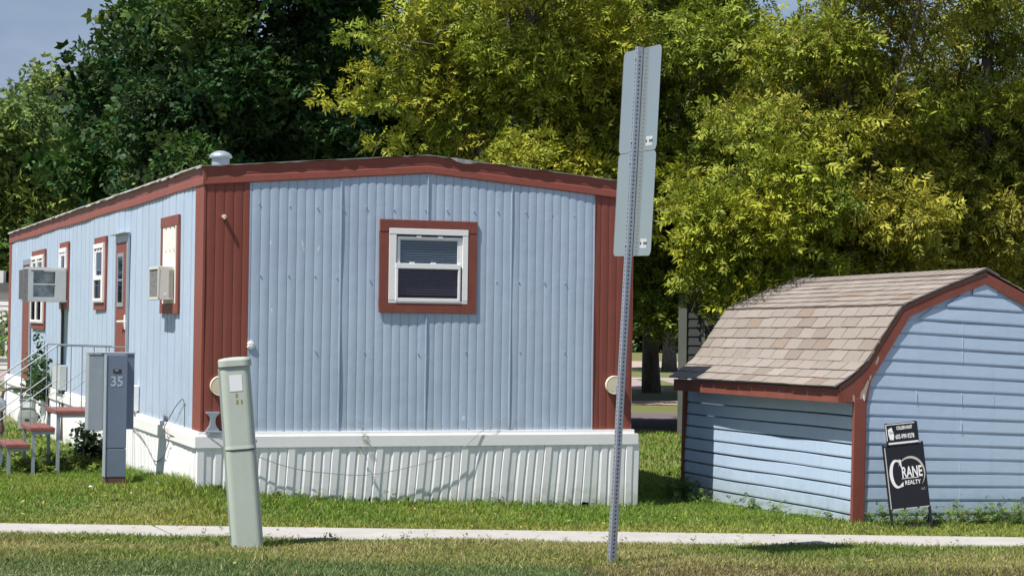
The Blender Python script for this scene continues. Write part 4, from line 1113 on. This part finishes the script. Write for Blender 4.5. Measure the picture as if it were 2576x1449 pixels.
tree('maple_tree', 'shaded green maple low behind the home\'s roof vent', 'tree', (px_x(450, 45), 45.0, 0), 4.6, .2, cl, DRK, 190, .34, 32, n=5, ll=.5, lw=.33, spread=62, limbs=10)
# light trees far left
for i, (px, D, top, rad, sd, lb) in enumerate(((30, 74, 215, 2.2, 3, 'pale green tree at the far left edge with a pointed top'), (185, 79, 190, 2.3, 4, 'pale green tree between the left edge and the dark maple'))):
    zt = px_z(px, top, D); cl = ell_clumps((0, 0, zt * .52), (rad, rad, zt * .50), 60, .85, sd, .5, 1.0, .4)
    tree('ash_tree', lb, 'tree', (px_x(px, D), D, -.04), zt * .6, .2, cl, LGT, 150, .42, sd, 'pale trees at the far left', n=5, ll=.5, lw=.26, limbs=8)
cl = ell_clumps((0, 0, 1.9), (1.5, 1.4, 2.0), 26, .62, 6, .5, .8, .2)
tree('shrub', 'bushy green shrub behind the far left roof edge of the blue home', 'shrub', (px_x(255, 44), 44, -.04), 1.6, .08, cl, [(.09, .155, .035), (.12, .19, .04), (.07, .125, .03)], 260, .30, 6, n=5, limbs=8)
cl = ell_clumps((0, 0, 3.0), (.75, .7, 2.0), 16, .5, 7, .5, .8, .3)
tree('shrub', 'small yellow green sapling just left of the roof vent', 'shrub', (px_x(440, 38.5), 38.5, -.04), 2.6, .05, cl, [(.22, .27, .045), (.17, .23, .04)], 260, .26, 7, n=5, limbs=6)

# yellow box-elder with branches reaching left over the roof
D1 = 32.0; bx = px_x(1330, D1)
cl = ell_clumps((.1, .4, 5.6), (2.0, 2.0, 3.6), 70, .62, 11, .5, .7, 1.6)
rg0 = np.random.default_rng(77)
for (ex, ey, n_) in ((880, 75, 5), (845, 240, 7), (955, 350, 4), (905, 170, 5), (1000, 20, 5), (1010, 250, 5)):   # reaching boughs
    tip = at(ex, ey, D1 - .6) - Vector((bx, D1, 0)); rt = Vector((-1.0, 0, tip.z * .8 + 1.1))
    for k in range(n_):
        f = k / (n_ - 1); p = rt.lerp(tip, f); q = .52 - .30 * f
        cl.append((p.x, p.y, p.z, q, q, q * .62))
tree('box_elder', 'yellow green box elder whose boughs reach left above the home\'s roof peak', 'tree', (bx, D1, -.04), 7, .22, cl, YEL, 400, .192, 11, 'yellowing box elders', limbs=26, flat=1.1)
# greener one by the sign post
D2 = 33.5; bx = px_x(1525, D2)
cl = ell_clumps((.9, .3, 5.0), (1.75, 1.8, 4.2), 66, .62, 12, .5, .72, 1.75)
for (ex, ey) in ((1420, 330), (1440, 400), (1500, 330), (1380, 420), (1640, 720), (1680, 790), (1730, 760)):
    p = at(ex, ey, D2 - 1.2) - Vector((bx, D2, 0)); cl.append((p.x, p.y, p.z, .50, .5, .36))
tree('box_elder', 'green box elder directly behind the tall street sign', 'tree', (bx, D2, -.04), 7.5, .2, cl, GRN, 400, .192, 12, 'yellowing box elders', limbs=20, flat=1.1)
# thin ochre one
D3 = 31.0; bx = px_x(2130, D3)
cl = ell_clumps((0, .2, 4.4), (1.6, 1.5, 3.0), 62, .56, 13, .5, .72, 1.3)
cl += ell_clumps((.5, .3, 7.3), (2.0, 1.4, 1.2), 22, .42, 131, .6, .7, 5.4)
tree('box_elder', 'ochre yellow box elder rising behind the left part of the shed roof', 'tree', (bx, D3, -.04), 6.8, .16, cl, OCH + YEL, 370, .188, 13, 'yellowing box elders', limbs=22, flat=1.1)
D4 = 32.5; bx = px_x(2480, D4)
cl = ell_clumps((0, .2, 3.9), (1.75, 1.5, 2.9), 58, .58, 14, .5, .72, 1.0)
cl += ell_clumps((.2, .3, 7.0), (2.0, 1.4, 1.1), 14, .38, 141, .6, .7, 5.4)
tree('box_elder', 'brownish yellow box elder behind the shed ridge at the right edge', 'tree', (bx, D4, -.04), 6.8, .16, cl, OCH + GRN, 370, .188, 14, 'yellowing box elders', limbs=20, flat=1.1)
D5 = 30.2; bx = px_x(1900, D5)
cl = ell_clumps((0, .2, 3.2), (1.25, 1.2, 1.9), 42, .52, 15, .5, .72, 1.65)
tree('box_elder', 'low bright yellow green box elder overhanging the left end of the shed roof', 'tree', (bx, D5, -.04), 4.0, .11, cl, YEL[:3] + GRN[:3], 410, .188, 15, 'yellowing box elders', limbs=14, flat=1.1)
# bare-trunked trees further back, seen through the gap
def back_tree(px, D, r_, seed, lb, crown_r=3.2, zc=6.0):
    cl = ell_clumps((0, 0, zc), (crown_r, crown_r * .8, 3.3), 60, .95, seed, .5, .75, 2.9)
    tree('shade_tree', lb, 'tree', (px_x(px, D), D, -.04), 7.0, r_, cl, [(.06, .09, .022), (.09, .12, .025), (.13, .15, .03), (.045, .075, .02)], 130, .42, seed, 'trees along the back road', n=5, ll=.5, lw=.3, limbs=12)
back_tree(1643, 50.0, .21, 41, 'mottled grey trunk seen in the gap between the home and the shed, the nearer one')
back_tree(1690, 71.0, .24, 42, 'smaller grey trunk in the gap right behind the nearer one', 4.2, 7.2)
back_tree(2050, 46.0, .2, 43, 'dark crowned tree hidden behind the ochre box elder', 3.2, 5.0)
back_tree(2420, 48.0, .2, 44, 'dark crowned tree hidden behind the shed ridge', 2.6, 3.6)
back_tree(1500, 47.0, .22, 45, 'dark trunked tree deep behind the yellow box elder', 3.0, 6.4)
# hedge closing the far view
rgh = np.random.default_rng(55); nH = 26000
hx = rgh.uniform(-60, 60, nH); hy = rgh.uniform(112, 118, nH); hz = rgh.random(nH) ** .8 * (3.6 + 1.2 * np.sin(hx * .4) + .8 * np.sin(hx * 1.3))
V, cc = sprigs(np.stack([hx, hy, hz], 1), rgh.normal(size=(nH, 3)) + np.array([0, -.6, .2]), rgh.uniform(.5, .9, nH), np.array(DRK)[rgh.integers(5, size=nH)] * 1.1, rgh, 5, .5, .34, 60, 1.0)
tag(fast_mesh('hedgerow', V, np.arange(len(V)).reshape(-1, 4), M['leaf'], cc), kind='stuff')

# ------------------------------------------------------------ grass
home_inv = Tm.inverted()
def inside_mask(x, y):
    ca, sa = math.cos(A_T), math.sin(A_T); dx, dy = x - TO.x, y - TO.y
    u = dx * ca + dy * sa; v = -dx * sa + dy * ca
    m1 = (u > -.02) & (u < W_T + .0) & (v > -.0) & (v < L_T)
    ca, sa = math.cos(AS), math.sin(AS); dx, dy = x - SO.x, y - SO.y
    u = dx * ca + dy * sa; v = -dx * sa + dy * ca
    m2 = (u > -.0) & (u < W_S) & (v > .0) & (v < L_S)
    return m1 | m2
def vnoise(x, y, s, seed):
    r_ = np.random.default_rng(seed); a = r_.uniform(0, 6.28, 6); b_ = r_.uniform(.6, 1.6, 6); c_ = r_.uniform(0, 6.28, 6)
    z = sum(np.sin((x * np.cos(a[i]) + y * np.sin(a[i])) * s * b_[i] + c_[i]) for i in range(6)) / 6
    return np.clip(z * 1.3 + .5, 0, 1)
def blades(name, n, xr, yr, hfun, cfun, seed, wid=.006, thin=None):
    rg = np.random.default_rng(seed)
    x = rg.uniform(*xr, n); y = rg.uniform(*yr, n)
    k = ~inside_mask(x, y) & (np.abs(x) < y * .275 + .5)
    if thin is not None: k &= rg.random(n) < thin(x, y)
    x, y = x[k], y[k]; n = len(x); z = zg(x, y)
    h = hfun(x, y) * rg.uniform(.55, 1.35, n); a = rg.uniform(0, 6.283, n); ln = rg.uniform(.15, .9, n) * h
    b0 = np.stack([x, y, z - .005], 1); da = rg.uniform(0, 6.283, n)
    side = np.stack([np.cos(a), np.sin(a), np.zeros(n)], 1) * (wid * rg.uniform(.6, 1.4, n))[:, None]
    tip = b0 + np.stack([np.cos(da) * ln, np.sin(da) * ln, h], 1); mid = b0 + np.stack([np.cos(da) * ln * .35, np.sin(da) * ln * .35, h * .6], 1)
    V = np.stack([b0 - side, b0 + side, mid + side * .7, tip, mid - side * .7], 1).reshape(-1, 3)
    c = np.clip(cfun(x, y, rg) * (1 + rg.normal(scale=.20, size=(n, 1))), .005, 1)
    cc = np.repeat(c[:, None, :], 5, 1).reshape(-1, 3)
    i = np.arange(n) * 5
    Q = np.concatenate([np.stack([i, i + 1, i + 2, i + 4], 1), np.stack([i + 4, i + 2, i + 3, i + 3], 1)])
    # split to quads and tris
    me_q = np.stack([i, i + 1, i + 2, i + 4], 1); me_t = np.stack([i + 4, i + 2, i + 3], 1)
    tri = np.concatenate([np.stack([i, i + 1, i + 2], 1), np.stack([i, i + 2, i + 4], 1), me_t])
    o = fast_mesh(name, V, tri, M['grass'], cc, None, 3)
    return tag(o, kind='stuff')
mixc = lambda a, b_, f: np.array(a)[None] * (1 - f[:, None]) + np.array(b_)[None] * f[:, None]
def c_lawn(x, y, rg):
    f = np.clip(smooth(17.6, 16.4, y) * .75 + (vnoise(x, y, 2.6, 3) - .5) * .5, 0, 1)
    c = mixc((.145, .245, .032), (.33, .335, .068), f)
    dry = rg.random(len(x)) < (.05 + .14 * f); c[dry] = (.36, .30, .13)
    return c
def h_lawn(x, y):
    base = .026 + .020 * vnoise(x, y, 1.4, 18) * vnoise(x, y, 5.1, 28) + .008 * vnoise(x, y, 3.1, 8)
    dx, dy = x - TO.x, y - TO.y; v = -dx * math.sin(A_T) + dy * math.cos(A_T); u = dx * math.cos(A_T) + dy * math.sin(A_T)
    near = np.exp(-np.clip(-v, 0, 9) / .35) * ((u > -.3) & (u < 4.5)) + np.exp(-np.clip(-u, 0, 9) / .3) * (v > 0) * (u < 0)
    return base + .045 * near
def c_verge(x, y, rg):
    f = np.clip(vnoise(x, y * 1.6, 2.2, 5) * .9 + .45 * np.exp(-((x + 1.4) ** 2 / 1.5 + (y - 14.75) ** 2 / .12)) + .35 * np.exp(-((y - 14.72) ** 2 / .06)) * (x < 1.2) + .02 - .75 * smooth(14.15, 13.7, y) * (x < .6), 0, 1)
    f = f * .8; c = mixc((.165, .24, .046), (.37, .335, .135), f)
    blu = smooth(14.2, 13.8, y) * (x < .6); c = c * (1 - blu[:, None]) + np.array((.15, .215, .075))[None] * blu[:, None]
    dry = rg.random(len(x)) < (.05 + .22 * f); c[dry] = (.42, .36, .18)
    brn = (rg.random(len(x)) < .5) & (y < 14.15) & (x > .5); c[brn] = (.17, .12, .065)
    return c
blades('lawn_grass', 330000, (-8, 7.5), (16.30, 24.0), h_lawn, c_lawn, 101, .0055, lambda x, y: np.clip(1.25 - (y - 17) * .09, .35, 1))
blades('verge_grass', 210000, (-4.8, 4.8), (13.10, 15.68), lambda x, y: .034 + .022 * vnoise(x, y, 4, 9), c_verge, 102, .005, lambda x, y: np.where(y > SWN(x) + .035 + .035 * np.sin(x * 5.3) * np.sin(x * 2.1 + 1), 0.0, np.where(y > 13.28, 1.0, np.where(x < -2.4, .9, 0.0))))
blades('back_grass', 40000, (-9, 8), (24.0, 32.2), lambda x, y: np.full(len(x), .05), c_lawn, 103, .010)

# ------------------------------------------------------------ weeds
def weed_stalks(name, spots, pal, seed, hgt, size, n=7, lw=.2, label=None, cat=None, kind=None, stalks=1):
    rg = np.random.default_rng(seed); P = []; D = []; S = []; K = []
    for (x, y, z, h) in spots:
        for q in range(stalks):
            dx, dy = rg.normal(scale=.04, size=2); lx, ly = rg.normal(scale=.18, size=2) * h
            m_ = max(4, int(h * 42))
            for k in range(m_):
                f = (k + .5) / m_
                P.append((x + dx + lx * f, y + dy + ly * f, z + h * f)); a = rg.uniform(0, 6.28)
                D.append((math.cos(a), math.sin(a), rg.uniform(-.1, .7))); S.append(size * (1.15 - .65 * f) * rg.uniform(.7, 1.3)); K.append(pal[rg.integers(len(pal))])
    V, cc = sprigs(np.array(P), np.array(D), np.array(S), np.array(K), rg, n, .5, lw, 50, .7)
    o = fast_mesh(name, V, np.arange(len(V)).reshape(-1, 4), M['grass'], cc)
    return tag(o, label, cat, None, kind)
WP = [(.11, .19, .045), (.15, .23, .05), (.09, .16, .05), (.17, .22, .06)]
rw = np.random.default_rng(9); sp = []
ca, sa = math.cos(AS), math.sin(AS)
for i in range(85):
    u = rw.uniform(.05, 1.9); v = -rw.uniform(.06, .30); x = SO.x + u * ca - v * sa; y = SO.y + u * sa + v * ca
    sp.append((x, y, float(zg(x, y)), (.08 + .13 * rw.random() ** 2) * (1.2 if u > .9 else 1)))
for i in range(46):
    v = rw.uniform(.2, 3.9) if i % 2 else rw.uniform(3.0, 4.0); u = -rw.uniform(.05, .25); x = SO.x + u * ca - v * sa; y = SO.y + u * sa + v * ca
    sp.append((x, y, float(zg(x, y)), .07 + .10 * rw.random() + (.10 if v > 3.2 else 0)))
weed_stalks('shed_weeds', sp, WP, 31, .2, .085, kind='stuff')
sp = []
for i in range(60):
    u = rw.uniform(.1, 4.2); v = -rw.uniform(.08, .2); p = Tm @ Vector((u, v, 0)); g = float(zg(p.x, p.y)); sp.append((p.x, p.y, g, .06 + .12 * rw.random() ** 2))
for i in range(60):
    v = rw.uniform(.1, 9); u = -rw.uniform(.05, .22); p = Tm @ Vector((u, v, 0)); sp.append((p.x, p.y, float(zg(p.x, p.y)), .06 + .14 * rw.random() ** 2))
weed_stalks('skirting_weeds', sp, WP, 32, .15, .07, kind='stuff')
sp = []
for i in range(130):
    u = -rw.uniform(.05, 1.3); v = rw.uniform(4.0, 6.6); p = Tm @ Vector((u, v, 0)); sp.append((p.x, p.y, float(zg(p.x, p.y)), .07 + .12 * rw.random()))
weed_stalks('weeds_under_steps', sp, [(.12, .18, .03), (.16, .21, .035), (.08, .13, .03)], 33, .2, .13, lw=.3, n=5, kind='stuff')
sp = []
for i in range(16):
    v = 5.55 + rw.normal() * .16; u = -.2 + rw.normal() * .08; p = Tm @ Vector((u, v, 0)); sp.append((p.x, p.y, float(zg(p.x, p.y)), .30 + .22 * rw.random()))
weed_stalks('leafy_plant', sp, [(.018, .04, .018), (.03, .055, .022)], 34, .4, .17, n=3, lw=.5, label='dark broad-leaved plant against the skirting behind the electric pedestal', cat='plant')
sp = []
for i in range(11):
    v = 11.7 + rw.normal() * .30; u = -.13 + rw.normal() * .05; p = Tm @ Vector((u, v, 0)); sp.append((p.x, p.y, .50, (.30 + .35 * rw.random())))
p = Tm @ Vector((-.10, 12.2, 0)); sp.append((p.x, p.y, .5, 1.0)); sp.append((p.x, p.y, .0, .55))
weed_stalks('climbing_vine', sp, [(.05, .10, .03), (.08, .14, .04), (.03, .07, .025)], 35, 1, .20, n=3, lw=.45, label='tall leafy vine climbing the wall beside the far door', cat='vine')
p = Tm @ Vector((1.56, -.07, -.22))
weed_stalks('weed_sprig', [(p.x, p.y, p.z, .30)], [(.25, .26, .05), (.17, .20, .06), (.10, .12, .07)], 36, .3, .055, label='thin yellowing weed sprouting through the white skirting band', cat='weed')
p = at(560, 1372, 14.9)
weed_stalks('weed_sprig', [(p.x, p.y, 0, .16), (p.x - .08, p.y + .05, 0, .13), (p.x + .02, p.y - .02, 0, .10)], [(.13, .15, .05), (.09, .11, .05)], 37, .15, .06, label='scraggly little weed at the foot of the green pedestal', cat='weed')
sp = []
for i in range(70):
    x = rw.uniform(-4, 4.4); y = 15.525 + .0137 * x + rw.normal() * .03; sp.append((x, y, .0, .04 + .07 * rw.random() ** 2))
weed_stalks('sidewalk_edge_weeds', sp, [(.11, .15, .05), (.18, .18, .06)], 38, .1, .05, n=5, kind='stuff')
b = wire('twig', [(-.06, .98, -.10), (-.08, 1.45, -.06), (-.05, 1.25, .10), (-.04, .95, .22), (-.03, .72, .265), (-.02, .70, .10), (-.02, .72, .0)], .004)
o = b.build('dead_vine', M['debris']); o.location = TO; o.rotation_euler = (0, 0, A_T)
tag(o, 'bare dry vine stem bent up the blue wall near the home\'s red corner', 'vine')
# bits of litter in the lawn
b0 = None
for i, (px, py) in enumerate(((228, 1268), (394, 1262), (396, 1268), (345, 1283), (330, 1284), (470, 1270), (62, 1253))):
    D = CAM_H * F_PX / (py - 802 + .0139 * (1288 - px)); p = at(px, py, D)
    if b0 is None:
        q = MB(); q.add([(-.022, -.012, 0), (.02, -.016, .012), (.024, .012, .006), (-.016, .016, .014)], [(0, 1, 2), (0, 2, 3)])
        o = q.build('litter_scrap', M['signwhite']); b0 = o
    else:
        o = b0.copy(); col.objects.link(o); o.scale = (.6, .6, .6)
    o.location = (p.x, p.y, float(zg(p.x, p.y)) + .05); o.rotation_euler = (.3 * i, .2, i * 1.3)
    tag(o, 'larger white scrap lying in the lawn below the electric pedestal' if i == 0 else 'tiny pale speck of litter in the lawn left of the green pedestal', 'litter', 'litter specks in the lawn')

# fallen leaves scattered over lawn and sidewalk
rf_ = np.random.default_rng(71); n = 420
x = rf_.uniform(-4.4, 4.6, n); y = np.where(rf_.random(n) < .5, rf_.uniform(16.4, 18.5, n), rf_.uniform(13.6, 16.6, n)); k = ~inside_mask(x, y); x, y = x[k], y[k]; n = len(x)
zz = zg(x, y) + np.where((y > 15.5) & (y < 16.4), .026, rf_.uniform(.02, .055, n)); a = rf_.uniform(0, 6.28, n); l = rf_.uniform(.012, .030, n)
d = np.stack([np.cos(a), np.sin(a), rf_.uniform(-.3, .5, n)], 1) * l[:, None]; q = np.stack([-np.sin(a), np.cos(a), rf_.uniform(-.3, .3, n)], 1) * l[:, None] * .45
p = np.stack([x, y, zz], 1); V = np.stack([p - d, p + q, p + d, p - q], 1).reshape(-1, 3)
pc = np.array([(.40, .34, .06), (.30, .20, .07), (.22, .13, .06), (.45, .40, .10), (.34, .30, .16)])[rf_.integers(5, size=n)]
tag(fast_mesh('fallen_leaves', V, np.arange(4 * n).reshape(-1, 4), M['grass'], np.repeat(pc, 4, 0)), kind='stuff')

# longer tufts the mower missed: round the posts, along the walls and here and there in the turf
rt_ = np.random.default_rng(83); cen = []
for (cx_, cy_, q, r_) in ((.74, 14.26, 7, .10), (-1.96, 14.98, 12, .20), (-3.9, 19.55, 12, .22), (3.4, 17.1, 8, .25)):
    for _ in range(q): cen.append((cx_ + rt_.normal() * r_, cy_ + rt_.normal() * r_ * .7))
for _ in range(170): cen.append((rt_.uniform(-4.3, 4.4), rt_.uniform(13.7, 18.4)))
cen = np.array([c for c in cen if not (15.45 < c[1] < 16.42)]); nb = 34
x = np.repeat(cen[:, 0], nb) + rt_.normal(scale=.022, size=len(cen) * nb); y = np.repeat(cen[:, 1], nb) + rt_.normal(scale=.022, size=len(cen) * nb)
k = ~inside_mask(x, y); x, y = x[k], y[k]; n = len(x); z = zg(x, y); h = rt_.uniform(.035, .095, n); a = rt_.uniform(0, 6.283, n); da = rt_.uniform(0, 6.283, n); ln = h * rt_.uniform(.2, .9, n)
b0 = np.stack([x, y, z - .004], 1); sd = np.stack([np.cos(a), np.sin(a), 0 * a], 1) * .0035
V = np.stack([b0 - sd, b0 + sd, b0 + np.stack([np.cos(da) * ln, np.sin(da) * ln, h], 1)], 1).reshape(-1, 3)
tc_ = np.array([(.14, .24, .035), (.20, .29, .05), (.11, .19, .035), (.34, .33, .12)])[rt_.integers(4, size=n)] * rt_.uniform(.75, 1.25, (n, 1))
tag(fast_mesh('grass_tufts', V, np.arange(3 * n).reshape(-1, 3), M['grass'], np.repeat(tc_, 3, 0), None, 3), kind='stuff')
